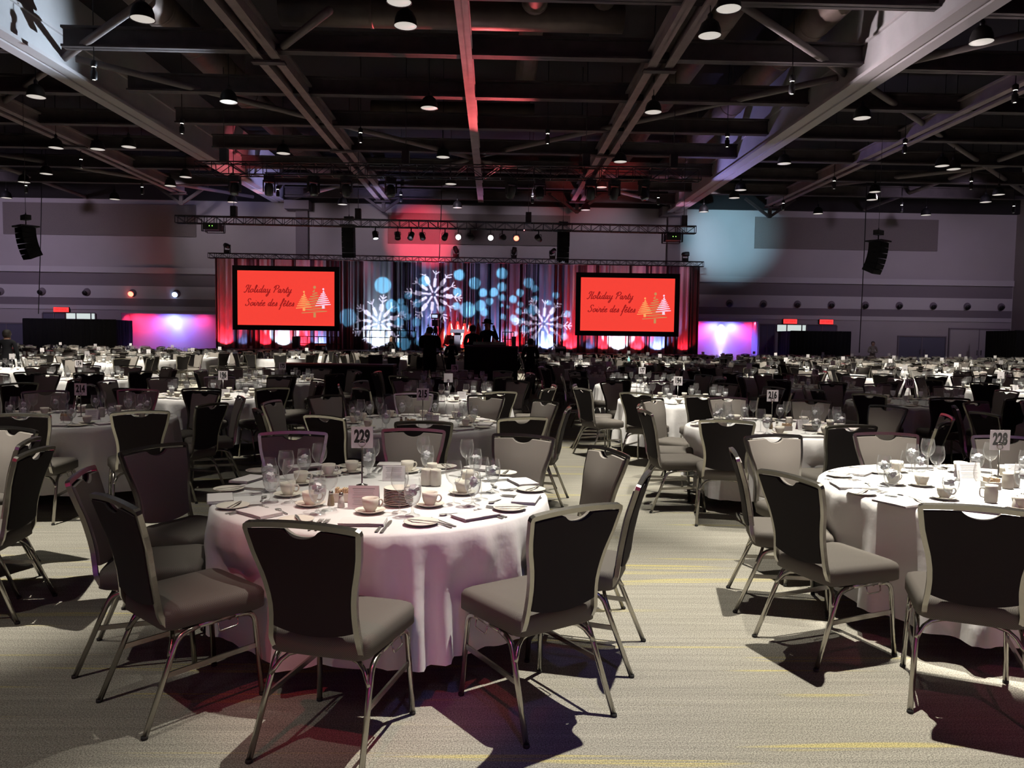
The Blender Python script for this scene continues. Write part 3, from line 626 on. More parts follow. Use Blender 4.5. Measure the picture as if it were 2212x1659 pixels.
for x0, x1, c, k in PAN:
    a, e = aty(x0, 690, YD).x, aty(x1, 690, YD).x
    cnt[c] = cnt.get(c, 0) + 1
    b = MB(); b.grid(drape_rows(a, e, .88, zt, .05, .30, rnd)); o = link('sheer_drape', b.mesh('sheer_drape', M['sheer']), None, T(0, YD - .18))
    tag(o, 'pale sheer drape panel washed %s from below, %s %s one from the left' % (cname[c], ORD[cnt[c]], cname[c]), 'drape', 'sheer panels on the stage drape')
    xm = (a + e) / 2
    spot((xm, YD - .62, .99), (xm, YD - .16, 1.85), 300 * k * (e - a) * (1.3 if c == 'w' else 1), UPC[c], 108, .4, .03, 'uplight')
    spot((xm, YD - .75, 1.02), (xm, YD - .16, 5.4), 380 * k * (e - a), UPC[c], 36, .6, .03, 'uplight')
    if k > .3:
        root = tag(empty('floor_uplight', T(xm, YD - .75, .863)), 'small black floor uplight throwing %s light up the drape, %s %s one from the left' % (cname[c], ORD[cnt[c]], cname[c]), 'uplight', 'uplights along the drape')
        b = MB(); b.lathe([(.08, 0), (.1, .02), (.1, .12), (.085, .13)], 12); link('can', b.mesh('can', M['black']), root)
        b = MB(); b.lathe([(.0, .125), (.08, .125), (.082, .12)], 12); link('lens', b.mesh('lens', {'r': M['lampred'], 'b': M['lampblue'], 'w': M['lampcool']}[c]), root)
# thin loose strands of the same pale cloth between the panels
for i in range(120):
    px = rnd.choice([rnd.uniform(735, 1250), rnd.uniform(735, 1250), rnd.uniform(545, 700), rnd.uniform(1280, 1440)])
    if any(x0 - 3 < px < x1 + 3 for x0, x1, c, k in PAN): continue
    x = aty(px, 690, YD).x; w = rnd.uniform(.02, .07)
    b = MB(); b.grid([[(x, -.02, .9), (x + w / 2, -.06, .9), (x + w, -.02, .9)], [(x, -.02, zt(x)), (x + w / 2, -.05, zt(x)), (x + w, -.02, zt(x))]])
    tag(link('drape_strand', b.mesh('drape_strand', M['sheer']), None, T(0, YD - .12)), 'thin pale strand of sheer cloth hanging on the dark stage drape', 'drape', 'thin sheer strands on the stage drape')
for x in (-13, -10, -7, -4, -1, 2, 5, 8, 10.2):
    spot((x, YD - .9, zC(x) - .1), (x, YD, 4.6), 12, (.55, .5, 1.0) if -7 < x < 5 else (.9, .3, .45), 110, 1, .05, 'rail_wash')

# screens
def rib(b, pts, w, y=0.0):
    """flat ribbon stroke in the x-z plane"""
    pts = [Vector((p[0], 0, p[1])) for p in pts]; L_, R_ = [], []
    for i, p in enumerate(pts):
        t = (pts[min(i + 1, len(pts) - 1)] - pts[max(i - 1, 0)]); t = t.normalized() if t.length > 1e-9 else Vector((1, 0, 0))
        n_ = Vector((-t.z, 0, t.x)) * (w / 2 * (.65 + .5 * abs(t.z)))
        L_.append((p.x + n_.x, y, p.z + n_.z)); R_.append((p.x - n_.x, y, p.z - n_.z))
    b.grid([R_, L_], 0, False)
GL = {'H': (1.45, [[(.1, 1.3), (.3, 1.9), (.75, 1.95), (.65, 1.2), (.45, .3), (.1, -.05), (-.1, .2)], [(1.3, 2), (1.15, 1.2), (1.05, .2), (1.2, 0), (1.45, .2)], [(.35, .95), (.8, 1.05), (1.25, 1)]]),
      'o': (.95, [[(.55, .95), (.2, .75), (.1, .3), (.35, 0), (.7, .3), (.7, .8), (.5, .95), (.75, .8), (.95, .85)]]), 'l': (.72, [[(0, .15), (.35, .8), (.6, 1.7), (.45, 2), (.3, 1.6), (.3, .5), (.45, 0), (.75, .2)]]),
      'i': (.7, [[(0, .1), (.3, .95), (.28, .3), (.42, 0), (.7, .2)], [(.42, 1.35), (.48, 1.45)]]), 'd': (1.05, [[(.7, .85), (.35, .95), (.1, .5), (.25, .05), (.55, .3), (.75, .9), (.98, 2), (.78, .9), (.7, .2), (.82, 0), (1.08, .2)]]),
      'a': (1.08, [[(.7, .85), (.35, .95), (.1, .5), (.25, .05), (.5, .25), (.75, .92), (.68, .3), (.8, 0), (1.1, .2)]]), 'y': (1.0, [[(0, .8), (.15, .95), (.15, .3), (.35, .05), (.6, .3), (.8, .95), (.7, .2), (.55, -.7), (.3, -1), (.15, -.7), (.5, -.2), (1, .2)]]),
      'P': (1.25, [[(.5, 1.8), (.4, .9), (.2, 0)], [(.05, 1.2), (.2, 1.75), (.8, 2), (1.25, 1.7), (1.1, 1.15), (.6, .9)]]), 'r': (.88, [[(0, .1), (.25, .95), (.3, 1.05), (.4, .85), (.65, .85), (.58, .3), (.68, 0), (.9, .2)]]),
      't': (.75, [[(0, .1), (.3, .8), (.5, 1.6), (.35, .6), (.38, .1), (.52, 0), (.78, .2)], [(.12, 1.1), (.72, 1.18)]]), 'S': (1.25, [[(1.1, 1.6), (.95, 1.95), (.5, 1.9), (.4, 1.4), (.8, .9), (.85, .35), (.4, 0), (0, .15), (.1, .45)]]),
      'e': (.82, [[(.05, .35), (.5, .6), (.6, .9), (.35, .95), (.12, .5), (.25, .05), (.55, .05), (.85, .3)]]), 's': (.8, [[(0, .1), (.35, .6), (.45, 1), (.6, .5), (.45, .05), (.15, .08)], [(.45, .05), (.82, .15)]]),
      'f': (.75, [[(0, .1), (.4, .9), (.7, 1.9), (.55, 2.1), (.4, 1.6), (.3, .3), (.15, -.7), (0, -1)], [(.05, .75), (.65, .88)]])}
ACC = {'é': ('e', [(.42, 1.25), (.68, 1.62)]), 'ê': ('e', [(.2, 1.2), (.44, 1.55), (.66, 1.2)])}
def script(b, s, x, z, size, w):
    for ch in s:
        if ch == ' ': x += .75 * size; continue
        g = GL[ACC[ch][0] if ch in ACC else ch]; st = list(g[1]) + ([ACC[ch][1]] if ch in ACC else [])
        for k in st: rib(b, [(x + (p.x + .28 * p.y) * size, z + p.y * size) for p in cr([(q[0], q[1], 0) for q in k], 5)], w)
        x += g[0] * size
    return x
def tree(b, x, z0, z1, w, n_, lw, star):
    hgt = z1 - z0; pts = []
    for i in range(n_ * 2 + 1):
        t = i / (n_ * 2); s = (1 if i % 2 else -1); q = (1 - t) ** .95
        pts.append((x + s * w / 2 * q + (.0 if t < .75 else .03 * w * math.sin(i)), z0 + hgt * (t ** .9) * .86 + (0 if i % 2 else -.012 * hgt)))
    for i in range(len(pts) - 1): rib(b, [pts[i], pts[i + 1]], lw * (1.25 if i % 2 == 0 else .6))
    rib(b, [(x, z0 - .17 * hgt), (x, z0)], lw * 2.4)
    zc_ = z0 + hgt * .93
    for a in range(4 if star else 3):
        an = PI * a / (4 if star else 3) + PI / 2; rr = .055 * hgt
        rib(b, [(x - rr * math.cos(an), zc_ - rr * math.sin(an)), (x + rr * math.cos(an), zc_ + rr * math.sin(an))], lw * .9)
for i, (x0, y0, x1, y1) in enumerate(((513, 585.5, 722.5, 703), (1254, 600.5, 1457, 715.5))):
    YS = 41.0
    r = wrect(x0, y0, x1, y1, YS); cx, cz = (r[0] + r[1]) / 2, (r[2] + r[3]) / 2; w, h = r[1] - r[0], r[3] - r[2]
    root = tag(empty('projection_screen', T(cx, YS, cz)), 'big red screen reading Holiday Party on the %s of the stage drape' % ('left side', 'right side')[i], 'screen', 'stage screens')
    b = MB(); b.box(-w / 2, .0, -h / 2, w / 2, .03, h / 2); link('display', b.mesh('display', M['scr']), root)
    b = MB(); t = .26
    b.box(-w / 2 - t, -.02, -h / 2 - t, -w / 2, .06, h / 2 + t); b.box(w / 2, -.02, -h / 2 - t, w / 2 + t, .06, h / 2 + t); b.box(-w / 2, -.02, h / 2, w / 2, .06, h / 2 + t); b.box(-w / 2, -.02, -h / 2 - t, w / 2, .06, -h / 2)
    link('border', b.mesh('border', M['blackcloth']), root)
    for sx in (-1, 1):
        b = MB(); b.bar((sx * (w / 2 + .1), .1, .87 - cz), (sx * (w / 2 + .1), .1, -h / 2), .06); link('leg', b.mesh('leg', M['black']), root)
    L0 = Matrix.Translation((0, -.006, 0))
    b = MB(); script(b, 'Holiday Party', w * -.43, h * .10, h * .068, h * .0165); script(b, 'Soirée des fêtes', w * -.42, h * -.145, h * .066, h * .0165); link('lettering', b.mesh('lettering', M['scrink']), root, L0)
    b = MB(); tree(b, w * .295, h * -.26, h * .245, w * .27, 9, h * .016, True); link('tan_tree', b.mesh('tan_tree', M['scrtan']), root, L0)
    b = MB(); tree(b, w * .185, h * -.175, h * .145, w * .165, 8, h * .017, False); link('gold_tree', b.mesh('gold_tree', M['scrgold']), root, Matrix.Translation((0, -.010, 0)))
    b = MB(); tree(b, w * .385, h * -.125, h * .20, w * .165, 8, h * .018, False); link('white_tree', b.mesh('white_tree', M['scrwhite']), root, Matrix.Translation((0, -.014, 0)))

# flags on the stage
def flag(px, Y, top, lean, k, lab):
    p = aty(px, top, Y)
    root = tag(empty('flag', T(p.x, Y, .863)), lab, 'flag', 'red and white flags on the stage')
    hh = p.z - .86
    b = MB(); b.lathe([(.16, 0), (.16, .03), (.03, .06), (.018, .1), (.018, hh - .14)], 10); link('pole', b.mesh('pole', M['gold']), root)
    b = MB(); b.lathe([(.018, hh - .14), (.045, hh - .1), (.0, hh + .05)], 8); link('finial', b.mesh('finial', M['gold']), root)
    b = MB(); seg = 40; rows = []
    for q in range(9):
        t = q / 8; z = hh - .2 - t * (hh - .5); rr =   .045 + .23 * t ** 1.1; row = []
        for j in range(seg + 1):
            a = 2 * PI * j / seg; row.append((lean * t * .25 + rr * math.cos(a) * (1 + .28 * math.sin(5 * a + k)), rr * .6 * math.sin(a) * (1 + .28 * math.sin(5 * a + k)), z + .12 * math.sin(2 * a + k) * t))
        rows.append(row)
    b.grid(rows)
    for fi in range(len(b.f)):
        q, j = divmod(fi, seg); s = (j / seg * 4 + q * .09 + k) % 2
        b.mi[fi] = 1 if (.62 < s < 1.28 and q > 0) else 0
    link('flag_cloth', b.mesh('flag_cloth', [M['red'], M['whitecl']]), root)
for i, (px, top, ln) in enumerate(((925, 700, -.6), (957, 690, -.5), (972, 684, 0), (988, 686, .2), (1003, 690, 0), (1015, 687, .2), (1033, 690, .4), (1066, 716, .8))):
    flag(px, 40.2 + .15 * (i % 2), top, ln, i * .55, 'red and white flag on a gilt pole standing on the stage, %s from the left' % ORD[i + 1])
p = aty(988, 725, 39.4)
root = tag(empty('lectern', T(p.x, 39.4, .863)), 'grey lectern at the middle of the stage before the flags', 'lectern')
b = MB(); b.box(-.3, -.2, 0, .3, .2, .03); b.box(-.16, -.06, .03, .16, .06, 1.0); link('column', b.mesh('column', M['door']), root)
b = MB(); b.box(-.36, -.24, -.02, .36, .24, .02, 0, Matrix.Translation((0, 0, 1.06)) @ Matrix.Rotation(R(18), 4, 'X')); link('reading_desk', b.mesh('reading_desk', M['door']), root)
spot((.5, 33.0, 6.0), (-1.8, 40, 1.8), 7000, (1, .93, .88), 12, .6, .05, 'stage_key')
# rails and monitors on the stage edge
def railing(px0, px1, Y, z1, lab, slope=0.0):
    a, e = aty(px0, 740, Y).x, aty(px1, 740, Y).x
    root = tag(empty('stage_railing', T(a, Y, .0)), lab, 'railing', 'stage railings'); L_ = e - a; k = 4
    for i in range(k + 1):
        x = L_ * i / k; b = MB(); b.tube([(x, 0, max(0, .863 - slope * x)), (x, 0, z1 - slope * x)], .02, 6); link('post', b.mesh('post', M['black']), root)
    for dz in (0, -.35):
        b = MB(); b.tube([(0, 0, z1 + dz), (L_, 0, z1 + dz - slope * L_)], .022, 6); link('rail', b.mesh('rail', M['black']), root)
railing(765, 898, 38.4, 1.9, 'black double-bar railing along the stage edge below the left snowflake')
railing(640, 735, 38.4, 1.55, 'black low railing along the stage edge below the left screen')
railing(1085, 1110, 38.3, 1.9, 'short black railing at the stage edge behind the control desk')
for i, (px, py, w, lab) in enumerate(((693, 750, 22, 'black stage monitor box beside the low railing'), (1211, 754, 24, 'black stage monitor box right of the standing person'))):
    p = aty(px, py, 38.6); hw = w / 2 / F * 38.6
    root = tag(empty('stage_monitor', T(p.x, 38.7, .863)), lab, 'monitor'); b = MB(); b.prism([(-.2, 0), (.25, 0), (.12, .36), (-.2, .25)], -hw, hw, 0, Matrix(((0, 0, 1, 0), (1, 0, 0, 0), (0, 1, 0, 0), (0, 0, 0, 1))))
    link('cabinet', b.mesh('cabinet', M['black']), root); b = MB(); b.box(-hw * .9, -.215, .03, hw * .9, -.2, .22); link('grille', b.mesh('grille', M['rubber']), root)
root = tag(empty('loudspeaker', T(aty(640, 740, 37.7).x, 37.7, 0)), 'black loudspeaker on a pole below the left screen', 'loudspeaker')
b = MB(); b.tube([(0, 0, .02), (0, 0, 1.0)], .02, 6); b.lathe([(.25, 0), (.25, .02), (.03, .05)], 12); link('pole', b.mesh('pole', M['black']), root)
b = MB(); b.box(-.16, -.17, 1.0, .16, .17, 1.55); link('cabinet', b.mesh('cabinet', M['black']), root)

# gobo projections: pattern carried by the lamp itself, in metres on the drape plane
class NB:
    def __init__(s, nt): s.nt = nt
    def m(s, op, *a):
        n_ = s.nt.nodes.new('ShaderNodeMath'); n_.operation = op
        for i, x in enumerate(a):
            if isinstance(x, (int, float)): n_.inputs[i].default_value = x
            else: s.nt.links.new(x, n_.inputs[i])
        return n_.outputs[0]
def gobo(Lp, target, power, color, deg, fn):
    d = bpy.data.lights.new('gobo_projector', 'SPOT'); o = bpy.data.objects.new('gobo_projector', d); col.objects.link(o)
    d.energy = power; d.color = color; d.spot_size = R(deg); d.spot_blend = .02; d.shadow_soft_size = .012
    o.location = Lp; o.rotation_euler = (R(90), 0, 0)      # local -Z looks along +Y
    d.use_nodes = True; nt = d.node_tree; em = [n_ for n_ in nt.nodes if n_.type == 'EMISSION'][0]
    tc = nt.nodes.new('ShaderNodeTexCoord'); sp = nt.nodes.new('ShaderNodeSeparateXYZ'); nt.links.new(tc.outputs['Normal'], sp.inputs[0])
    B = NB(nt); az = B.m('ABSOLUTE', sp.outputs[2]); D = YD - .2 - Lp[1]
    u = B.m('ADD', B.m('MULTIPLY', B.m('DIVIDE', sp.outputs[0], az), D), Lp[0])
    v = B.m('ADD', B.m('MULTIPLY', B.m('DIVIDE', sp.outputs[1], az), D), Lp[2])
    nt.links.new(B.m('MULTIPLY', fn(B, u, v), 1.0), em.inputs['Strength'])
CIRC = [(753, 684, 20), (827, 616, 19), (867, 650, 8), (871, 668, 13), (880, 682, 9), (847, 660, 15), (883, 637, 9), (863, 695, 11), (900, 694, 11), (902, 654, 10), (917, 607, 13), (871, 717, 9.5), (896, 719, 7), (954, 666, 8), (986, 661, 9.5), (988, 631, 10.5), (992, 593.5, 13),
        (872, 740, 16), (1025, 611, 14), (1043, 632, 10.5), (1084, 590, 13), (1084, 619, 11), (1084, 642, 8.5), (1141, 610, 12), (1154, 622, 8.6), (1155, 644, 7.4), (1123, 632, 9.5), (1108, 646, 9.5), (1124, 657, 7.3), (1120, 672, 8), (1136, 671, 6), (1200, 637, 8.2), (1185, 654, 7),
        (1225, 678, 8.6), (1010, 668, 18), (1017, 671, 12), (1037, 659, 13), (1046, 674, 10), (1084, 659, 5), (1096, 662, 5), (1109, 687, 9), (1114, 694, 10), (1113, 721, 7.3), (1132, 711, 9.5), (1126, 692, 7.5), (1094, 716, 9), (1086, 683, 7.6), (1219, 727, 9), (1066, 631, 11), (1058, 650, 9), (905, 735, 10), (1150, 668, 12)]
def circles(B, u, v):
    tot = None
    for px, py, r in CIRC:
        p = aty(px, py, YD - .2); r = r / F * YD
        d2 = B.m('SQRT', B.m('ADD', B.m('POWER', B.m('SUBTRACT', u, p.x), 2.0), B.m('POWER', B.m('SUBTRACT', v, p.z), 2.0)))
        q = B.m('MULTIPLY', B.m('MINIMUM', B.m('MAXIMUM', B.m('MULTIPLY', B.m('SUBTRACT', r, d2), 12.0), 0.0), 1.0), .55)
        tot = q if tot is None else B.m('ADD', tot, q)
    return B.m('MINIMUM', tot, 1.0)
c30, s30 = math.cos(R(30)), math.sin(R(30))
SEG = [((.10, .0), (.36, .0), .040), ((.47, 0), (.60, 0), .082), ((.6, 0), (.98, 0), .026), ((.72, 0), (.83, .13), .026), ((.84, 0), (.93, .10), .026),
       ((.30 * c30, .30 * s30), (.52 * c30, .52 * s30), .058), ((.56 * c30, .56 * s30), (.80 * c30, .80 * s30), .021), ((.68 * c30, .68 * s30), (.68 * c30 + .17, .68 * s30 - .03), .022)]
def flake(px, py, rad, rot):
    c = aty(px, py, YD - .2); S = rad / F * YD
    def fn(B, u, v):
        x, y = B.m('DIVIDE', B.m('SUBTRACT', u, c.x), S), B.m('DIVIDE', B.m('SUBTRACT', v, c.z), S)
        a = B.m('SUBTRACT', B.m('ARCTAN2', y, x), R(rot)); rr = B.m('SQRT', B.m('ADD', B.m('MULTIPLY', x, x), B.m('MULTIPLY', y, y)))
        a = B.m('ABSOLUTE', B.m('SUBTRACT', B.m('FLOORED_MODULO', B.m('ADD', a, R(30)), R(60)), R(30)))
        X, Y_ = B.m('MULTIPLY', rr, B.m('COSINE', a)), B.m('MULTIPLY', rr, B.m('SINE', a)); best = None
        for (ax, ay), (bx, by), w in SEG:
            dx, dy = bx - ax, by - ay; l2 = dx * dx + dy * dy
            px_, py_ = B.m('SUBTRACT', X, ax), B.m('SUBTRACT', Y_, ay)
            t = B.m('MINIMUM', B.m('MAXIMUM', B.m('DIVIDE', B.m('ADD', B.m('MULTIPLY', px_, dx), B.m('MULTIPLY', py_, dy)), l2), 0.0), 1.0)
            ex, ey = B.m('SUBTRACT', px_, B.m('MULTIPLY', t, dx)), B.m('SUBTRACT', py_, B.m('MULTIPLY', t, dy))
            dd = B.m('SUBTRACT', B.m('SQRT', B.m('ADD', B.m('MULTIPLY', ex, ex), B.m('MULTIPLY', ey, ey))), w)
            best = dd if best is None else B.m('MINIMUM', best, dd)
        return B.m('MINIMUM', B.m('MAXIMUM', B.m('MULTIPLY', best, -70.0), 0.0), 1.0)
    return c, fn
gobo((-1.2, 27.0, 6.0), None, 42000, (.20, .66, 1.0), 64, circles)
for (px, py, rad, rot), lx in zip(((819, 697, 61, 81), (936.5, 636, 62, 54), (1174, 699, 62, 56)), (-6.0, -3.4, 2.6)):
    c, fn = flake(px, py, rad, rot)
    gobo((lx, 27.0, 6.1), None, 26000, (.86, .80, 1.0), 60, fn)

# ------------------------------------------------------------------ banquet chair
def BY(z):
    t = [(.40, -.205), (.46, -.215), (.60, -.232), (.75, -.262), (.93, -.318)]
    for (a, ya), (c, yc) in zip(t, t[1:]):
        if z <= c: return ya + (yc - ya) * (z - a) / (c - a)
    return t[-1][1]
def HW(z):
    s = max(0, min(1, (z - .46) / .46)); return .186 - .020 * math.sin(PI * min(1, s * 1.35)) + .045 * s ** 1.7
def arch(x): return .012 * (1 - (x / .222) ** 2)
def chair_parts(q=2):
    """the parts as mesh builders; q: 2 full, 1 far"""
    D = {}
    ring = lambda ins, z: [((x + (-ins if x > 0 else ins)), y + (ins if y < 0 else -ins), z) for x, y in OUT]
    OUT = []
    for cx, cy_, a0 in ((.185, .205, 0), (-.185, .205, 90), (-.165, -.165, 180), (.165, -.165, 270)):
        n_ = 5 if q == 2 else 2
        OUT += [(cx + .045 * math.cos(R(a0 + 90 * i / (n_ - 1))), cy_ + .045 * math.sin(R(a0 + 90 * i / (n_ - 1)))) for i in range(n_)]
    b = MB(); k = len(OUT); vs = []
    RG = ((.014, .398), (.0, .408), (.0, .468), (.007, .486), (.026, .497), (.09, .502)) if q == 2 else ((.01, .41), (0, .47), (.03, .492))
    for ins, z in RG: vs += ring(ins, z)
    m_ = len(RG); vs += [(0, .02, .503), (0, .02, .398)]
    fs = [(i * k + j, i * k + (j + 1) % k, (i + 1) * k + (j + 1) % k, (i + 1) * k + j) for i in range(m_ - 1) for j in range(k)]
    fs += [((m_ - 1) * k + j, (m_ - 1) * k + (j + 1) % k, m_ * k) for j in range(k)] + [((j + 1) % k, j, m_ * k + 1) for j in range(k)]
    b.add(vs, fs, 0, True); D['seat'] = b
    nu, nv = (36, 9) if q == 2 else (8, 3)
    def face(off, bul, shrink=0.0):
        P = []
        for j in range(nv + 1):
            row = []
            for i in range(nu + 1):
                u = 2 * i / nu - 1
                zl = .487 + .028 * u * u + shrink; xt = u * (HW(.9) - .008); dip = .032 * max(0, 1 - (xt / .068) ** 2) ** .6
                zh = .908 + arch(xt) - dip - shrink * .5; z = zl + (zh - zl) * j / nv
                x = u * (HW(z) - .008 - shrink)
                row.append((x, BY(z) + off + bul * (1 - u * u) * math.sin(PI * (.1 + .8 * j / nv)), z))
            P.append(row)
        return P
    def slab(A, B):
        b = MB(); b.grid(A, 0, True); b.grid(B, 0, True, True); n_, k_ = len(A), len(A[0])
        loop = lambda G: [G[0][i] for i in range(k_)] + [G[j][k_ - 1] for j in range(1, n_)] + [G[n_ - 1][i] for i in range(k_ - 2, -1, -1)] + [G[j][0] for j in range(n_ - 2, 0, -1)]
        la, lb = loop(A), loop(B); m2 = len(la)
        b.add(la + lb, [(i, m2 + i, m2 + (i + 1) % m2, (i + 1) % m2) for i in range(m2)], 0, False); return b
    D['backrest'] = slab(face(.006, .0), face(.020, .014, .006))
    D['back_panel'] = slab(face(-.016, -.004, .004), face(.006, 0))
    # back frame: one tube up, across and down
    b = MB(); up = []
    for z in ((.47, .52, .58, .64, .70, .76, .82, .88, .926) if q == 2 else (.47, .62, .78, .926)): up.append((HW(z), BY(z), z))
    left = [(-x, y, z) for x, y, z in ([(.178, .12, .402), (.180, -.13, .400), (.184, -.195, .425)] + up)]
    top = [(x, BY(.927), .927 + arch(x)) for x in ((-.17, -.11, -.04, .04, .11, .17) if q == 2 else (-.12, 0, .12))]
    path = left + top + [(-x, y, z) for x, y, z in left[::-1]]
    w = .0108
    b.sweep(fillet(path, .012, 2) if q == 2 else path, [(-w, -w), (w, -w), (w, w), (-w, w)], 0, False, None, (1, 0, 0)); D['back_frame'] = b
    seg = 8 if q == 2 else 4; rr = .0125
    for s, nm in ((-1, 'l'), (1, 'r')):
        b = MB(); b.tube(fillet([(s * .222, .222, .004), (s * .205, .195, .385), (s * .203, .10, .397)], .05, 4 if q == 2 else 1), rr, seg); D['leg_f' + nm] = b
        b = MB(); b.tube(fillet([(s * .232, -.305, .004), (s * .205, -.150, .375), (s * .203, -.06, .393)], .06, 4 if q == 2 else 1), rr, seg); D['leg_b' + nm] = b
    b = MB()
    for s in (-1, 1): b.tube([(s * .203, .105, .397), (s * .203, -.065, .393)], rr, seg)
    b.tube([(-.203, .08, .390), (.203, .08, .390)], .011, seg)
    b.tube(cr([(-.21, -.19, .30), (-.15, -.15, .375), (0, -.13, .395), (.15, -.15, .375), (.21, -.19, .30)], 3), .010, seg)
    D['seat_frame'] = b
    for s, nm in ((-1, 'l'), (1, 'r')):
        b = MB(); b.bar((s * .211, .207, .235), (s * .215, -.215, .225), .010, .022); D['str_' + nm] = b
        b = MB(); b.tube(fillet([(s * .214, .11, .385), (s * .222, .11, .355), (s * .222, .02, .350), (s * .214, .02, .385)], .012, 2), .0035, 5); D['hook_' + nm] = b
    for nm, (x, y) in (('fl', (-.222, .222)), ('fr', (.222, .222)), ('bl', (-.232, -.305)), ('br', (.232, -.305))):
        b = MB(); b.lathe([(.013, 0), (.0145, .004), (.0135, .014)], 8, 0, Matrix.Translation((x, y, 0))); D['glide_' + nm] = b
    return D
cp = chair_parts(2)
CHAIR = [('seat', cp['seat'].mesh('seat', M['seat'])), ('backrest', cp['backrest'].mesh('backrest', M['pad'])), ('back_panel', cp['back_panel'].mesh('back_panel', M['back'])),
         ('back_frame', cp['back_frame'].mesh('back_frame', M['chrome'])), ('seat_frame', cp['seat_frame'].mesh('seat_frame', M['chrome']))]
CHAIR_S = list(CHAIR)
for k in ('fl', 'fr', 'bl', 'br'):
    me = cp['leg_' + k].mesh('leg', M['chrome']); CHAIR.append(('leg', me, [('foot_cap', cp['glide_' + k].mesh('foot_cap', M['rubber']))])); CHAIR_S.append(('leg', me))
for k in ('l', 'r'):
    CHAIR.append(('stretcher', cp['str_' + k].mesh('stretcher', M['chrome']))); CHAIR_S.append(CHAIR[-1]); CHAIR.append(('coupling_hook', cp['hook_' + k].mesh('coupling_hook', M['chrome'])))
c1 = chair_parts(1); FAR = MB()
for k, b in c1.items():
    if k.startswith(('hook', 'glide')): continue
    FAR.merge(b, None, 0 if k == 'seat' else 1 if k == 'backrest' else 2 if k == 'back_panel' else 3)
FMATS = [M['seat'], M['pad'], M['back'], M['chrome']]
CHAIR_FAR = FAR.mesh('banquet_chair', FMATS)

# ------------------------------------------------------------------ table, cloth and tableware
RT_ = .905; ZT = .755
def cloth_mesh(seed, nseg=240, nr=12, own=()):
    rn = random.Random(seed); fl = []
    a = rn.uniform(0, .5)
    while a < 2 * PI: fl.append((a, rn.uniform(.040, .075), rn.choice((.6, .85, 1.05, 1.25)))); a += rn.uniform(.16, .40)
    if own: fl = [q for q in fl if not R(238) < q[0] < R(338)] + [(R(a_), w_, h_) for a_, w_, h_ in own]
    def fold(th):
        s = 0
        for c, w, h in fl:
            d = (th - c + PI) % (2 * PI) - PI; s += h * math.exp(-(d / w) ** 2)
        return s
    b = MB(); rows = []
    for r in (.3, .6, .86): rows.append([(r * math.cos(2 * PI * j / nseg), r * math.sin(2 * PI * j / nseg), ZT) for j in range(nseg + 1)])
    for i in range(nr + 1):
        t = i / nr; row = []
        for j in range(nseg + 1):
            th = 2 * PI * (j % nseg) / nseg; f = fold(th)
            if i == 0: r, z = RT_ - .012, ZT - .001
            elif i == 1: r, z = RT_ + .002, ZT - .012
            else:
                tt = (i - 1) / (nr - 1); e = tt ** .62
                r = RT_ + .004 + e * (.010 + .13 * f * (.25 + .75 * tt) - .014 * math.sin(3 * th + seed)) + .006 * math.sin(9 * th + tt * 3 + seed) * tt
                z = ZT - .012 - tt * (.60 + .02 * math.sin(th * 2 + seed) - .012 * f)
            row.append((r * math.cos(th), r * math.sin(th), z))
        rows.append(row)
    b.grid(rows, 0, True, True); n0 = len(b.v); b.add([(0, 0, ZT)] + rows[0][:-1], [(0, 1 + j, 1 + (j + 1) % nseg) for j in range(nseg)], 0, True)
    return b
CSEED = {'229': 0, '228': 1}
CLOTH_FAR = [cloth_mesh(s + 20, 70, 6).mesh('tablecloth', M['cloth']) for s in range(3)]
b = MB(); b.lathe([(0, .715), (RT_ - .03, .715), (RT_ - .02, .73), (RT_ - .03, .748), (0, .748)], 48); tt = b.mesh('tabletop', M['coffee'])
TABLE = [('tabletop', tt)]
for sx in (-1, 1):
    for sy in (-1, 1):
        b = MB(); b.tube(fillet([(sx * .36, sy * .42, .006), (sx * .36, sy * .34, .62), (sx * .30, sy * .30, .712)], .05), .015, 8); TABLE.append(('leg', b.mesh('leg', M['black'])))
def leaf(name, prof_list, mats):
    b = MB()
    for prof, mi, seg in prof_list: b.lathe(prof, seg, mi, caps=False)
    return b.mesh(name, mats)
WG = [(.038, .0), (.037, .003), (.012, .007), (.0045, .014), (.0042, .095), (.008, .106), (.027, .120), (.040, .142), (.045, .168), (.043, .195), (.037, .228)]
GB = [(.038, .0), (.036, .004), (.014, .010), (.0065, .020), (.0065, .040), (.012, .052), (.030, .068), (.040, .095), (.043, .120), (.041, .150), (.035, .188)]
WA = [(0, .055), (.010, .055), (.028, .070), (.038, .096), (.041, .120), (.040, .140), (0, .140)]
wine_m = leaf('wine_glass', [(WG, 0, 24)], [M['glass']])
gob_g = leaf('bowl', [(GB, 0, 24)], [M['glass']]); gob_w = leaf('water', [(WA, 0, 24)], [M['water']])
rn = random.Random(5); b = MB()
for i in range(9):
    a = rn.uniform(0, 6.28); rr = rn.uniform(.004, .024)
    mt = Matrix.Translation((rr * math.cos(a), rr * math.sin(a), .128 + rn.uniform(-.022, .014))) @ Matrix.Rotation(rn.uniform(0, 3), 4, 'X') @ Matrix.Rotation(rn.uniform(0, 3), 4, 'Z')
    b.box(-.012, -.012, -.010, .012, .012, .010, 0, mt)
gob_i = b.mesh('ice', M['ice'])
GOBLET = [('bowl', gob_g), ('water', gob_w, [('ice', gob_i)])]
wine_far = leaf('wine_glass', [(WG[::2], 0, 10)], [M['glass']])
gob_far = leaf('water_goblet', [(GB[::2], 0, 10), ([(.008, .053), (.034, .09), (.039, .135), (0, .138)], 1, 8)], [M['glass'], M['ice']])
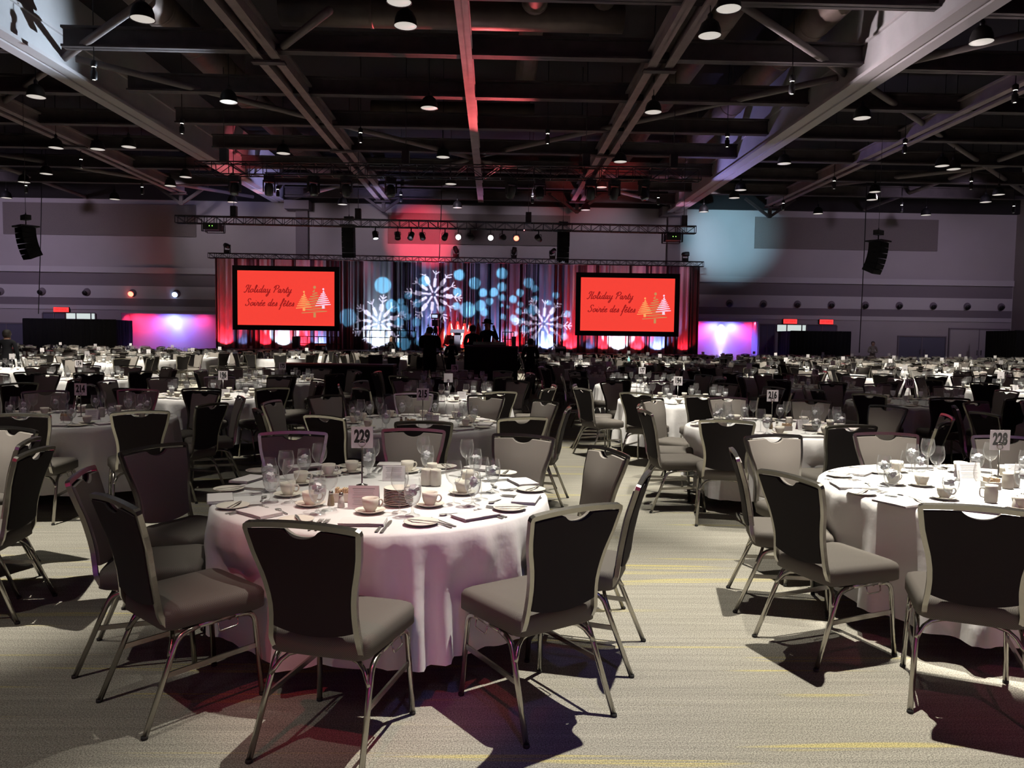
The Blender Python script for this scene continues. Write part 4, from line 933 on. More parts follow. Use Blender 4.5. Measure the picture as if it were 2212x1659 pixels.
CUPP = [(0, .006), (.022, .0), (.024, .004), (.034, .020), (.040, .045), (.042, .068), (.0395, .068), (.037, .045), (.031, .022), (.02, .010), (0, .009)]
b = MB(); b.lathe(CUPP, 22); cup_b = b.mesh('bowl', M['china'])
b = MB(); b.tube(cr([(.038, 0, .054), (.056, 0, .056), (.064, 0, .040), (.052, 0, .022), (.034, 0, .024)], 4), .0042, 6); cup_h = b.mesh('handle', M['china'])
CUP = [('bowl', cup_b), ('handle', cup_h)]
b = MB(); b.lathe(CUPP[::2] + [CUPP[-1]], 10); cup_far = b.mesh('coffee_cup', M['china'])
sauc = leaf('saucer', [([(0, .002), (.036, .0), (.045, .004), (.074, .015), (.077, .018), (.074, .018), (.046, .009), (.036, .006), (0, .006)], 0, 26)], [M['china']])
plate = leaf('side_plate', [([(0, .002), (.046, .0), (.055, .004), (.080, .012), (.083, .015), (.080, .0155), (.056, .009), (.046, .006), (0, .006)], 0, 28)], [M['china']])
rn = random.Random(9); b = MB()
for q in range(3):
    z0, z1 = .001 + q * .005, .005 + q * .005; sh = rn.uniform(-.004, .004); P = []
    prof = [(-.060, z0), (-.067, (z0 + z1) / 2), (-.060, z1), (.060, z1), (.064, (z0 + z1) / 2), (.060, z0), (-.060, z0)]
    for i in range(7):
        x = -.105 + .21 * i / 6; P.append([(x + sh, y, z + .0015 * math.sin(x * 40 + y * 25 + q) * (.5 if z > .007 else 0)) for y, z in prof])
    b.grid(P, 0, True); b.add(P[0][:-1], [tuple(range(6))], 0); b.add(P[-1][:-1], [tuple(range(5, -1, -1))], 0)
napkin_m = b.mesh('napkin', M['napkin'])
def flat(b, pts, z=.0012, th=.0022):
    """ribbon: list of (y, half width, dz)"""
    L_ = [(-w, y, z + dz) for y, w, dz in pts]; R2 = [(w, y, z + dz) for y, w, dz in pts]
    L2 = [(x, y, z_ + th) for x, y, z_ in L_]; R3 = [(x, y, z_ + th) for x, y, z_ in R2]
    b.grid([L2, R3], 0, False, True); b.grid([L_, R2], 0, False); b.grid([L_, L2], 0, False, True); b.grid([R2, R3], 0, False)
b = MB(); flat(b, [(-.105, .004, .0), (-.10, .0065, 0), (-.05, .005, .002), (.0, .0032, .003), (.035, .004, .004), (.05, .011, .002), (.065, .012, .0)])
for i in range(4):
    x = -.0093 + .0062 * i; b.bar((x, .062, .002), (x, .105, .005), .0028, .002)
fork_m = b.mesh('fork', M['silver'])
b = MB(); flat(b, [(-.115, .005, 0), (-.11, .008, 0), (-.04, .0065, .001), (.0, .005, .001), (.01, .009, .001), (.07, .0095, .001), (.10, .007, .001), (.115, .001, .001)], .001, .003)
knife_m = b.mesh('knife', M['silver'])
b = MB(); flat(b, [(-.07, .003, 0), (-.065, .0055, 0), (-.03, .004, .002), (.02, .0025, .003)]); b.lathe([(0, .0035), (.006, .002), (.0125, .004), (.0155, .008), (.0145, .0085), (.011, .0055), (0, .005)], 14, 0, Matrix.Translation((0, .038, -.001)) @ Matrix.Diagonal((1, 1.5, 1, 1)))
spoon_m = b.mesh('teaspoon', M['silver'])

def number_card(num, mtx, label, size=.125, hgt=.335, ink=None):
    root = tag(empty('table_number_stand', mtx), label, 'table number')
    b = MB(); b.lathe([(.034, 0), (.034, .004), (.006, .012), (.0045, .016), (.0045, hgt - size * .92)], 14); link('stand', b.mesh('stand', M['chrome']), root)
    b = MB(); zc_ = hgt - size * .80
    b.tube([(.019 * math.cos(2 * PI * i / 16), -.004, zc_ + .019 * math.sin(2 * PI * i / 16)) for i in range(17)], .002, 6); link('ring_clip', b.mesh('ring_clip', M['chrome']), root)
    b = MB(); b.box(-size / 2, -.001, hgt - size, size / 2, .001, hgt); c = link('card', b.mesh('card', M['card']), root)
    if num: link('numeral', text_mesh(num, size * .80, ink or M['ink'], .60, .0046 * size / .12, .0003), c, Matrix.Translation((0, -.0016, hgt - size * .47)) @ FACE)
def menu_card(mtx, label, w=.125, h=.10):
    root = tag(empty('menu_card', mtx), label, 'menu card')
    b = MB()
    for s in (-1, 1): b.add([(-w / 2, s * .028, 0), (w / 2, s * .028, 0), (w / 2, 0, h), (-w / 2, 0, h), (-w / 2, s * .0265, 0), (w / 2, s * .0265, 0)], [(0, 1, 2, 3)], 0)
    c = link('card', b.mesh('card', M['card']), root)
    b = MB(); rn = random.Random(4)
    for i in range(8):
        t = .85 - i * .085 - (.05 if i > 3 else 0); y, z = -.028 * (1 - t) - .0008, h * t; wd_ = w * (.36 if i in (0, 4) else rn.uniform(.3, .42)); hh = .0022 if i else .004
        b.add([(-wd_, y - .0003, z), (wd_, y - .0003, z), (wd_, y + .0004, z + hh), (-wd_, y + .0004, z + hh)], [(0, 1, 2, 3)], 0)
    link('printed_lines', b.mesh('printed_lines', M['greyink']), c)
def shaker_mesh(body): 
    b = MB(); b.lathe([(.017, 0), (.019, .004), (.016, .03), (.011, .058)], 14); bd = b.mesh('body', M[body])
    b = MB(); b.lathe([(.0115, .058), (.012, .066), (.009, .074), (.003, .077), (0, .077)], 14); return [('body', bd), ('cap', b.mesh('cap', M['chrome']))]
SALT, PEPPER = shaker_mesh('salt'), shaker_mesh('pepper')
b = MB(); b.lathe([(0, .004), (.026, 0), (.032, .006), (.034, .06), (.030, .085), (.032, .098), (.029, .098), (.027, .08), (0, .02)], 20); cj = b.mesh('body', M['china'])
b = MB(); b.tube(cr([(.031, 0, .08), (.052, 0, .075), (.052, 0, .035), (.032, 0, .025)], 4), .004, 6); JUG = [('body', cj), ('handle', b.mesh('handle', M['china']))]
b = MB(); b.box(-.045, -.03, 0, .045, .03, .045); b.box(-.041, -.026, .04, .041, .026, .046); cad = b.mesh('holder', M['china'])
b = MB(); rn = random.Random(2)
for i in range(9):
    x = -.038 + i * .0093; b.box(x, -.022, .02, x + .006, .022, .066 + rn.uniform(-.004, .006))
CADDY = [('holder', cad), ('sugar_sachets', b.mesh('sugar_sachets', M['sugar']))]

# ------------------------------------------------------------------ the tables
WORDS = {'229': 'two-two-nine', '228': 'two-two-eight', '230': None, '214': 'two-one-four', '215': 'two-one-five', '216': 'two-one-six', '196': 'one-nine-six', '194': 'one-nine-four', '193': 'one-nine-three', '174': 'one-seven-four', '175': 'one-seven-five', '176': 'one-seven-six', '177': 'one-seven-seven', '178': 'one-seven-eight'}
# name, x, y, seat offset (degrees), level: 3 close-up, 2 near, 1 middle, 0 far
TB = [('229', -.60, 4.25, 270, 3), ('228', 2.95, 4.55, 240, 3), ('230', -4.15, 4.4, 2, 2), ('214', -4.2, 7.9, 275, 2), ('215', -.8, 7.75, 279, 2), ('216', 2.88, 7.7, 274, 2), ('', 6.45, 7.7, 262, 2),
      ('', -7.6, 11.1, 255, 1), ('196', -3.95, 11.0, 248, 1), ('195', -.65, 11.1, 262, 1), ('194', 2.72, 11.05, 268, 1), ('193', 6.15, 11.1, 258, 1),
      ('174', -7.65, 14.6, 262, 1), ('175', -4.05, 14.6, 250, 1), ('176', -.75, 14.6, 270, 1), ('177', 2.85, 14.6, 246, 1), ('178', 6.25, 14.6, 256, 1), ('', 9.75, 14.6, 264, 1)]
rt = random.Random(11)
for ri in range(8):
    Y = 18.05 + 3.4 * ri
    for ci in range(-9, 10):
        X = -.72 + 3.45 * ci
        if -8.3 < X < 2.2 and Y < 25.5: continue
        if Y > 36.5 and SX0 - 1.5 < X < SX1 + 1.5: continue
        if Y > 41.5 or X < XL + 2 or X > XR - 2: continue
        if abs(X - (-20)) < 6 and Y > 40.5: continue
        px, py, zc_ = proj((X, Y, .75))
        if px < -60 or px > W + 60: continue
        TB.append(('', X + rt.uniform(-.15, .15), Y + rt.uniform(-.15, .15), rt.uniform(0, 36), 0))
rowkey = lambda t: 0 if t[2] < 6 else 1 if t[2] < 9 else 2 if t[2] < 13 else 3 if t[2] < 16.5 else 4 + round((t[2] - 18.05) / 3.4)
rows = {}
for i, t in enumerate(TB): rows.setdefault(rowkey(t), []).append(i)
PHRASE = {}
for rk, ids in rows.items():
    for ci, i in enumerate(sorted(ids, key=lambda i: TB[i][1])):
        nm = TB[i][0]
        PHRASE[i] = 'table carded ' + WORDS[nm] if WORDS.get(nm) else {'230': 'table cut off at left'}.get(nm) or '%s table of row %s' % (ORD[ci + 1], NUM[rk + 1])
# chairs read off the photograph: middle of the back's top rail on the floor plan, and the way it faces
SEEN = {'229': [(-.69, 2.80, 74), (.34, 3.10, 123), (.75, 3.83, 162), (.71, 4.76, 202), (.21, 5.41, -114), (-.59, 5.68, -93), (-1.41, 5.43, -82), (-2.05, 4.70, -28), (-2.01, 3.81, 14), (-1.55, 3.19, 47)],
        '228': [(2.07, 3.17, 66), (1.54, 3.90, 20), (1.52, 4.72, -12), (2.06, 5.55, -77), (2.99, 5.74, -97), (3.84, 5.61, -112)],
        '216': [(2.02, 6.57, 77), (2.97, 6.29, 100), (1.48, 7.35, 5), (1.55, 8.02, -14)], '215': [(-.56, 6.22, 90), (.25, 6.61, 112), (-1.43, 6.57, 58)],
        '214': [(-3.09, 6.78, 120), (-3.93, 6.47, 96), (-2.77, 7.59, 162)], '230': [(-3.42, 5.53, 245), (-2.95, 4.90, 196)], '196': [(-3.66, 9.72, 100)]}
HOURS = 'twelve one two three four five six seven eight nine ten eleven'.split()
# places read off the photograph for the two nearest tables: pixel of each foot on the cloth
PX = {'229': {'wine': [(629, 1086), (708, 1104), (863, 1108), (980, 1090), (801, 1028), (914, 1017), (1008, 1027), (690, 1040), (606, 1062)],
              'goblet': [(586, 1084), (582, 1062), (657, 1037), (686, 1111), (891, 1115), (1021, 1093), (1064, 1064), (1026, 1036), (923, 1027), (796, 1031)],
              'cup': [(622, 1072), (670, 1093), (800, 1108), (941, 1093), (999, 1068), (650, 1046), (710, 1028), (1010, 1043), (880, 1021), (760, 1021)],
              'plate': [(503, 1097), (910, 1133), (1100, 1102), (1147, 1061), (494, 1060), (1089, 1025), (757, 1010), (640, 1128), (560, 1020), (960, 1011)],
              'napkin': [(537, 1038), (476, 1080), (561, 1111), (785, 1131), (1028, 1117), (1136, 1082), (1129, 1044), (1040, 1014), (850, 1006), (660, 1010)]},
      '228': {'wine': [(1960, 1056), (2013, 1041), (2125, 1030)], 'goblet': [(1924, 1071), (1908, 1050), (2052, 1089), (1988, 1040), (2109, 1030), (2206, 1071)],
              'cup': [(1953, 1054), (2016, 1076), (1990, 1050)], 'plate': [(1861, 1068), (1897, 1022)], 'napkin': [(1936, 1090), (1826, 1052), (1856, 1024)]}}
FAR_CH, FAR_W, FAR_G, FAR_C = MB(), MB(), MB(), MB()
n_tables_full = 30
order = sorted(range(len(TB)), key=lambda i: -TB[i][4] * 1000 + proj((TB[i][1], TB[i][2], .75))[2])
lowW, lowG, lowC = MB(), MB(), MB()
lowW.lathe([WG[0], WG[3], WG[4], WG[7], WG[10]], 6, caps=False); lowG.lathe([GB[0], GB[4], GB[7], GB[10]], 6, caps=False); lowC.lathe([(.025, 0), (.042, .068), (.03, .03)], 6, caps=False)
for rank, i in enumerate(order):
    nm, X, Y, off, lv = TB[i]; ph = PHRASE[i]; rn = random.Random(100 + i); full = rank < n_tables_full
    rz = rn.uniform(0, 6.28)
    if lv: place('round_table', TABLE, T(X, Y, 0, rz), 'round folding banquet table under the cloth, the ' + ph, 'table')
    else: tag(link('round_table', tt, None, T(X, Y)), 'round banquet table top under the cloth, the ' + ph, 'table')
    # seats
    seats = []; seen = list(SEEN.get(nm, []))
    for k in range(10):
        th = off + 36 * k; best = None
        for s in seen:
            a = math.degrees(math.atan2(s[1] - Y, s[0] - X)); d = abs((a - th + 180) % 360 - 180)
            if d < 20 and (best is None or d < best[0]): best = (d, s, a)
        if best:
            s = best[1]; seen.remove(s); f = R(s[2]); x, y = s[0] + .30 * math.cos(f), s[1] + .30 * math.sin(f); th = best[2]
        else:
            t2 = R(th + rn.uniform(-3, 3)); rr = (1.19 if lv else 1.31) + rn.uniform(-.02, .07); x, y = X + rr * math.cos(t2), Y + rr * math.sin(t2); f = t2 + PI + R(rn.uniform(-9, 9))
        seats.append((th % 360, x, y, f))
    if lv:
        cb = cloth_mesh(CSEED.get(nm, i % 7), 240, 12, [(247, .06, .7), (259, .05, .8), (276, .055, 1.2), (286, .05, 1.25), (296, .06, 1.1), (309, .05, 1.25), (320, .05, 1.0), (331, .05, .9)] if nm == '229' else ()); cz_ = {'229': 0, '228': 1.0}.get(nm, rz); ca, sa_ = math.cos(cz_), math.sin(cz_); nv_ = []
        for (vx, vy, vz) in cb.v:
            wx, wy = ca * vx - sa_ * vy, sa_ * vx + ca * vy; rr = math.hypot(wx, wy)
            if vz < .62 and rr > .5:
                dx, dy = wx / rr, wy / rr; lim = rr; zf = max(0, min(1, (.62 - vz) / .10))
                for th, x, y, f in seats:
                    fx, fy = math.cos(f), math.sin(f); qx, qy = X + wx - x, Y + wy - y; lx = abs(qx * fy - qy * fx)
                    if lx < .34 and qx * fx + qy * fy < .40 and dx * fx + dy * fy < -.2:
                        rm = ((X - x) * fx + (Y - y) * fy - .268) / -(dx * fx + dy * fy)
                        wgt = max(0, min(1, (.34 - lx) / .09)); lim = min(lim, rr + (min(rr, max(rm, .72)) - rr) * wgt * zf)
                wx, wy = dx * lim, dy * lim
            nv_.append((wx, wy, vz))
        cb.v = nv_; cme, crot = cb.mesh('tablecloth', M['cloth']), 0
    else: cme, crot = CLOTH_FAR[i % 3], rz
    tag(link('tablecloth', cme, None, T(X, Y, 0, crot)), 'white tablecloth with loose folds on the round ' + ph, 'tablecloth')
    used = set(); names = []
    for th, x, y, f in seats:
        h = round((3 - th / 30) % 12) % 12
        t_ = HOURS[h] + " o'clock"
        if t_ in used: t_ = 'half-past-' + HOURS[int((3 - th / 30) % 12)]
        used.add(t_); names.append(t_)
    for (th, x, y, f), t_ in zip(seats, names):
        if lv >= 1:
            vis = 'black-backed' if math.sin(f) > .35 else 'grey-fronted'
            place('banquet_chair', CHAIR if lv >= 2 else CHAIR_S, T(x, y, 0, f - PI / 2), '%s banquet chair at %s of the %s%s' % (vis, t_, ph, '' if len(ph.split()) > 4 else ', camera at six'), 'chair', 'banquet chairs around the tables')
        elif full:
            tag(link('banquet_chair', CHAIR_FAR, None, T(x, y, 0, f - PI / 2)), 'silver-framed banquet chair around the distant ' + ph, 'chair', 'chairs around the distant ' + ph)
        else: FAR_CH.merge(FAR, T(x, y, 0, f - PI / 2))
    # place settings
    meas = {}
    for kd, L_ in PX.get(nm, {}).items():
        for q in L_:
            p = atz(*q, ZT); a = math.degrees(math.atan2(p.y - Y, p.x - X)) % 360
            c = sorted(range(10), key=lambda k: abs((a - seats[k][0] - (0 if kd in ('napkin',) else 6 if kd in ('wine', 'goblet', 'cup') else -8) + 180) % 360 - 180))
            for k in c:
                if (kd, k) not in meas: meas[(kd, k)] = p; break
    for k, ((th, x, y, f), t_) in enumerate(zip(seats, names)):
        tr = R(th); er = Vector((math.cos(tr), math.sin(tr), 0)); et = Vector((-er.y, er.x, 0)); C = Vector((X, Y, ZT)); inw = math.atan2(-er.y, -er.x) - PI / 2
        def at(r, t, dz=.0015, j=.012): return C + er * (r + rn.uniform(-j, j)) + et * (t + rn.uniform(-j, j)) + Vector((0, 0, dz))
        def where(kd, r, t):
            p = meas.get((kd, k)); return (Vector((p.x, p.y, ZT + .0015))) if p is not None else at(r, t)
        w, g, c = where('wine', .56, .02), where('goblet', .60, .10), where('cup', .56, .19)
        if (w - g).length < .085: w = g + (w - g).normalized() * .092 if (w - g).length > 1e-4 else g + Vector((.09, 0, 0))
        if (c - g).length < .11: c = g + (c - g).normalized() * .13
        if (c - w).length < .11: c = w + (c - w).normalized() * .13
        mid = ' at %s of the ' % t_
        if lv >= 2:
            place('wine_glass', wine_m, T(*w), 'empty stemmed wine glass' + mid + ph, 'wine glass', 'wine glasses')
            place('water_goblet', GOBLET, T(*g, rn.uniform(0, 6)), 'goblet of iced water' + mid + ph, 'water glass', 'water goblets')
        elif full:
            o = tag(link('wine_glass', wine_far, None, T(*w)), 'stemmed wine glass among the settings of the ' + ph, 'wine glass', 'wine glasses on the ' + ph)
            o = tag(link('water_goblet', gob_far, None, T(*g)), 'filled water goblet among the settings of the ' + ph, 'water glass', 'water goblets on the ' + ph)
        else:
            FAR_W.merge(lowW, T(*w)); FAR_G.merge(lowG, T(*g))
        if lv >= 1:
            if lv >= 2: kw = mid + ph; gr = lambda s: s
            else: kw = ' among the settings of the ' + ph; gr = lambda s: s + ' on the ' + ph
            sa = rn.uniform(0, 6.28)
            place('saucer', sauc, T(*c), 'ivory saucer under a cup' + kw, 'saucer', gr('saucers'))
            place('coffee_cup', CUP if lv >= 2 else cup_far, T(c.x, c.y, c.z + .0066, sa if lv < 3 else rn.uniform(-.6, .9)), 'ivory coffee cup' + kw, 'cup', gr('coffee cups'))
            place('napkin', napkin_m, T(*where('napkin', .74, 0), inw + rn.uniform(-.12, .12)), 'folded white napkin' + kw, 'napkin', gr('napkins'))
            pl = where('plate', .74, -.262); place('side_plate', plate, T(*pl), 'small ivory side plate' + kw, 'plate', gr('side plates'))
            if lv >= 2:
                place('butter_knife', knife_m, T(pl.x + .01, pl.y, pl.z + .0145, inw + rn.uniform(.3, .7)) @ Matrix.Scale(.72, 4), 'butter knife on the plate' + kw, 'knife', 'butter knives')
                place('fork', fork_m, T(*at(.745, -.135, .001, .004), inw), 'inner dinner fork' + kw, 'fork', 'forks'); place('fork', fork_m, T(*at(.75, -.165, .001, .004), inw), 'outer salad fork' + kw, 'fork', 'forks')
                place('knife', knife_m, T(*at(.745, .135, .001, .004), inw), 'inner dinner knife' + kw, 'knife', 'knives'); place('knife', knife_m, T(*at(.745, .165, .001, .004), inw), 'outer steel knife' + kw, 'knife', 'knives')
                place('teaspoon', spoon_m, T(*at(.645, -.01, .001, .004), inw + 1.4), 'teaspoon laid across' + kw, 'spoon', 'teaspoons')
        else:
            FAR_C.merge(lowC, T(*c))
    # centre of the table
    cx, cy_ = {'229': tuple(atz(782, 1049, ZT)[:2]), '228': tuple(atz(2155, 1049, ZT)[:2]), '216': tuple(atz(1667, 911, ZT)[:2]), '215': (-.72, 7.85), '214': (-4.25, 8.0)}.get(nm, (X + rn.uniform(-.1, .1), Y + rn.uniform(-.1, .1)))
    num = nm if WORDS.get(nm) else ''
    number_card(num, T(cx, cy_, ZT + .001, rn.uniform(-.1, .1)), ('white card on a thin stand reading %s' % WORDS[nm] if num else 'small white card on a thin stand on the ' + ph), .125 if lv >= 2 else .13, .345, None)
    if lv >= 2 and nm not in ('229', '228'):
        menu_card(T(X + .20, Y - .16, ZT + .001, .1), 'white folded menu card standing on the ' + ph)
        place('salt_shaker', SALT, T(X - .06, Y - .16, ZT + .001), 'salt shaker in the middle of the ' + ph, 'salt shaker'); place('pepper_shaker', PEPPER, T(X - .11, Y - .14, ZT + .001), 'pepper shaker in the middle of the ' + ph, 'pepper shaker')
        place('cream_jug', JUG, T(X + .16, Y + .1, ZT + .001, .5), 'ivory cream jug in the middle of the ' + ph, 'jug'); place('sugar_caddy', CADDY, T(X + .0, Y - .26, ZT + .001, .2), 'ivory sugar caddy in the middle of the ' + ph, 'sugar caddy')
    elif lv == 1:
        menu_card(T(X + .20, Y - .18, ZT + .001, .1), 'white folded menu card standing on the ' + ph)
zt_ = ZT + .0015
for nm, ph, (m1, m2, sal, pep, cad_, jg, stk, ns) in (('229', 'table carded two-two-nine', ((786, 1098), (851, 1038), (737, 1096), (715, 1092), (741, 1083), [(921, 1049), (941, 1050), (933, 1035)], (861, 1092), 10)),
                                                  ('228', 'table carded two-two-eight', ((2089, 1038), (2190, 1032), (2193, 1101), (2208, 1096), (2140, 1057), [(2177, 1056), (2189, 1053), (2140, 1086)], (2180, 1097), 0)),
                                                  ('216', 'table carded two-one-six', (None, None, None, None, None, [], (1750, 931), 6))):
    g = lambda q, dz=0: T(*(atz(*q, ZT) + Vector((0, 0, .0015 + dz))))
    if m1:
        menu_card(g(m1), 'white folded menu card with printed lines, nearer the camera, on the ' + ph, .155, .115); menu_card(g(m2), 'white folded menu card behind the number stand on the ' + ph, .135, .09)
        place('salt_shaker', SALT, g(sal), 'salt shaker with steel cap in the middle of the ' + ph, 'salt shaker'); place('pepper_shaker', PEPPER, g(pep), 'brown pepper shaker with steel cap in the middle of the ' + ph, 'pepper shaker')
        place('sugar_caddy', CADDY, g(cad_), 'ivory sugar caddy with sachets in the middle of the ' + ph, 'sugar caddy')
        for j, q in enumerate(jg): place('cream_jug', JUG, g(q) @ Matrix.Rotation(j * 1.1 + .4, 4, 'Z'), 'ivory cream jug, %s of three, in the middle of the %s' % (('leftmost', 'rightmost', 'rearmost')[j], ph), 'jug', 'cream jugs')
    p0 = g(stk)
    for j in range(ns): place('saucer', sauc, p0 @ Matrix.Translation((0, 0, .0085 * j)), 'ivory saucer in the stack on the %s, %s from the bottom' % (ph, ORD[j + 1]), 'saucer', 'stacked saucers')
def stuff(name, mb, mats, label, cat):
    o = link(name, mb.mesh(name, mats)); tag(o, label, cat, None, 'stuff')
if FAR_CH.f: stuff('banquet_chairs', FAR_CH, FMATS, 'mass of banquet chairs around the farthest tables toward the stage and end wall', 'chairs')
stuff('wine_glasses', FAR_W, [M['glass']], 'glints of wine glasses on the farthest tables toward the end wall', 'wine glasses')
stuff('water_goblets', FAR_G, [M['glass']], 'glints of water goblets on the farthest tables toward the end wall', 'water glasses')
stuff('coffee_cups', FAR_C, [M['china']], 'white cups on all the tables beyond the fourth row', 'cups')

# ------------------------------------------------------------------ control desk, camera and people
rx0, rx1 = aty(905, 760, 21).x, aty(1128, 760, 21).x
b = MB(); b.box(rx0, 20.7, 0, rx1, 25.2, .28); tag(link('camera_riser', b.mesh('camera_riser', M['blackcloth'])), 'low black riser under the camera operator and the control desk', 'riser')
d0, d1 = aty(1003, 760, 21).x, aty(1118, 760, 21).x
root = tag(empty('control_desk', T((d0 + d1) / 2, 21.5, .28)), 'tall black skirted control desk in the middle of the hall', 'desk'); hw = (d1 - d0) / 2
b = MB(); rows_ = [[], []]
pts = [(-hw, .7), (-hw, -.5), (hw, -.5), (hw, .7)]
for i in range(3):
    a, c = Vector((*pts[i], 0)), Vector((*pts[i + 1], 0)); k = 24
    for q in range(k + 1):
        t = a + (c - a) * (q / k); wv = .02 * math.sin(q * 2.1); rows_[0].append((t.x + (wv if i != 1 else 0), t.y + (wv if i == 1 else 0), .0)); rows_[1].append((t.x, t.y, 1.08))
b.grid(rows_); link('skirt', b.mesh('skirt', M['blackcloth']), root)
b = MB(); b.box(-hw - .02, -.52, 1.08, hw + .02, .72, 1.12); link('worktop', b.mesh('worktop', M['black']), root)
root = tag(empty('mixing_console', T((d0 + d1) / 2 - .05, 21.5, 1.401)), 'black mixing console on the control desk', 'console')
b = MB(); b.prism([(-.35, 0), (.35, 0), (.35, .10), (-.35, .03)], -.45, .45, 0, Matrix(((0, 0, 1, 0), (1, 0, 0, 0), (0, 1, 0, 0), (0, 0, 0, 1)))); link('body', b.mesh('body', M['black']), root)
b = MB()
for i in range(16): b.box(-.42 + i * .055, -.2, .055, -.41 + i * .055, .1, .075)
link('faders', b.mesh('faders', M['rubber']), root)
p = aty(1110, 742, 21.4); root = tag(empty('desk_speaker', T(p.x, 21.5, 1.401)), 'small black upright box at the right end of the control desk', 'speaker')
b = MB(); b.box(-.06, -.06, 0, .06, .06, .26); link('cabinet', b.mesh('cabinet', M['black']), root); b = MB(); b.lathe([(0, 0), (.04, 0), (.045, .006)], 12, 0, Matrix.Translation((0, -.06, .1)) @ Matrix.Rotation(R(90), 4, 'X')); link('cone', b.mesh('cone', M['rubber']), root)
# long black table with a laptop
l0, l1 = aty(604, 790, 21).x, aty(850, 793, 21).x
root = tag(empty('production_table', T((l0 + l1) / 2, 21.3)), 'long table under black cloth beyond the fourth row, with a laptop', 'table'); hw = (l1 - l0) / 2
b = MB(); b.box(-hw, -.42, .80, hw, .42, .85); link('top', b.mesh('top', mat('dark_red_top', (.06, .03, .03), .5)), root)
b = MB(); b.box(-hw, -.42, .02, hw, .42, .80); link('skirt', b.mesh('skirt', M['blackcloth']), root)
p = aty(812, 779, 21.2); root = tag(empty('laptop', T(p.x, 21.15, .851, .12)), 'open silver-edged laptop on the long black table', 'laptop')
b = MB(); b.box(-.19, -.13, 0, .19, .13, .018); link('base', b.mesh('base', M['laptop']), root)
b = MB(); b.box(-.19, 0, 0, .19, .01, .25, 0, Matrix.Translation((0, -.13, .018)) @ Matrix.Rotation(R(12), 4, 'X')); link('lid', b.mesh('lid', M['black']), root)
spot((-6.2, 17.0, 8.4), (-5.6, 18.6, 0), 420, (1, .10, .06), 14, .5, .05, 'red_floor_head')
# camera on a tripod
p = aty(938, 720, 21.2); zb_ = .284; zt2 = aty(938, 704, 21.2).z
root = tag(empty('video_camera', T(p.x, 21.6, zb_)), 'video camera with lit viewfinder on a tripod in front of its operator', 'camera'); hh = zt2 - zb_
for a in (90, 210, 330):
    b = MB(); b.tube([(.45 * math.cos(R(a)), .45 * math.sin(R(a)), 0), (0.04 * math.cos(R(a)), .04 * math.sin(R(a)), hh - .15)], .02, 6); link('leg', b.mesh('leg', M['black']), root)
b = MB(); b.lathe([(.05, hh - .2), (.07, hh - .12), (.05, hh - .04), (.03, hh)], 12); link('head', b.mesh('head', M['black']), root)
b = MB(); b.box(-.08, -.25, hh, .08, .25, hh + .17); b.lathe([(.06, 0), (.07, .2), (.075, .22)], 14, 0, Matrix.Translation((0, .25, hh + .09)) @ Matrix.Rotation(R(-90), 4, 'X')); link('body', b.mesh('body', M['black']), root)
b = MB(); b.box(-.10, -.27, hh + .20, .10, -.23, hh + .34); b.bar((0, -.2, hh + .1), (0, -.25, hh + .24), .03); v = link('viewfinder', b.mesh('viewfinder', M['black']), root)
b = MB(); b.box(-.075, -.275, hh + .23, .075, -.271, hh + .31); link('screen', b.mesh('screen', M['monitor']), v)

def skinmat(name, cloth, zcut):
    m = bpy.data.materials.new(name); m.use_nodes = True; nt = m.node_tree; b = nt.nodes['Principled BSDF']; L = nt.links
    tc = nt.nodes.new('ShaderNodeTexCoord'); sp = nt.nodes.new('ShaderNodeSeparateXYZ'); gt = nt.nodes.new('ShaderNodeMath'); gt.operation = 'GREATER_THAN'; gt.inputs[1].default_value = zcut
    mx = nt.nodes.new('ShaderNodeMix'); mx.data_type = 'RGBA'; mx.inputs[6].default_value = (*cloth, 1); mx.inputs[7].default_value = (.42, .25, .18, 1)
    L.new(tc.outputs['Object'], sp.inputs[0]); L.new(sp.outputs[2], gt.inputs[0]); L.new(gt.outputs[0], mx.inputs[0]); L.new(mx.outputs[2], b.inputs['Base Color']); b.inputs['Roughness'].default_value = .9; b.inputs['Specular IOR Level'].default_value = .1
    return m
SUITM = skinmat('dark_suit_and_skin', (.010, .010, .012), 1.495); SHIRTM = skinmat('pale_shirt_and_skin', (.22, .19, .19), 1.495)
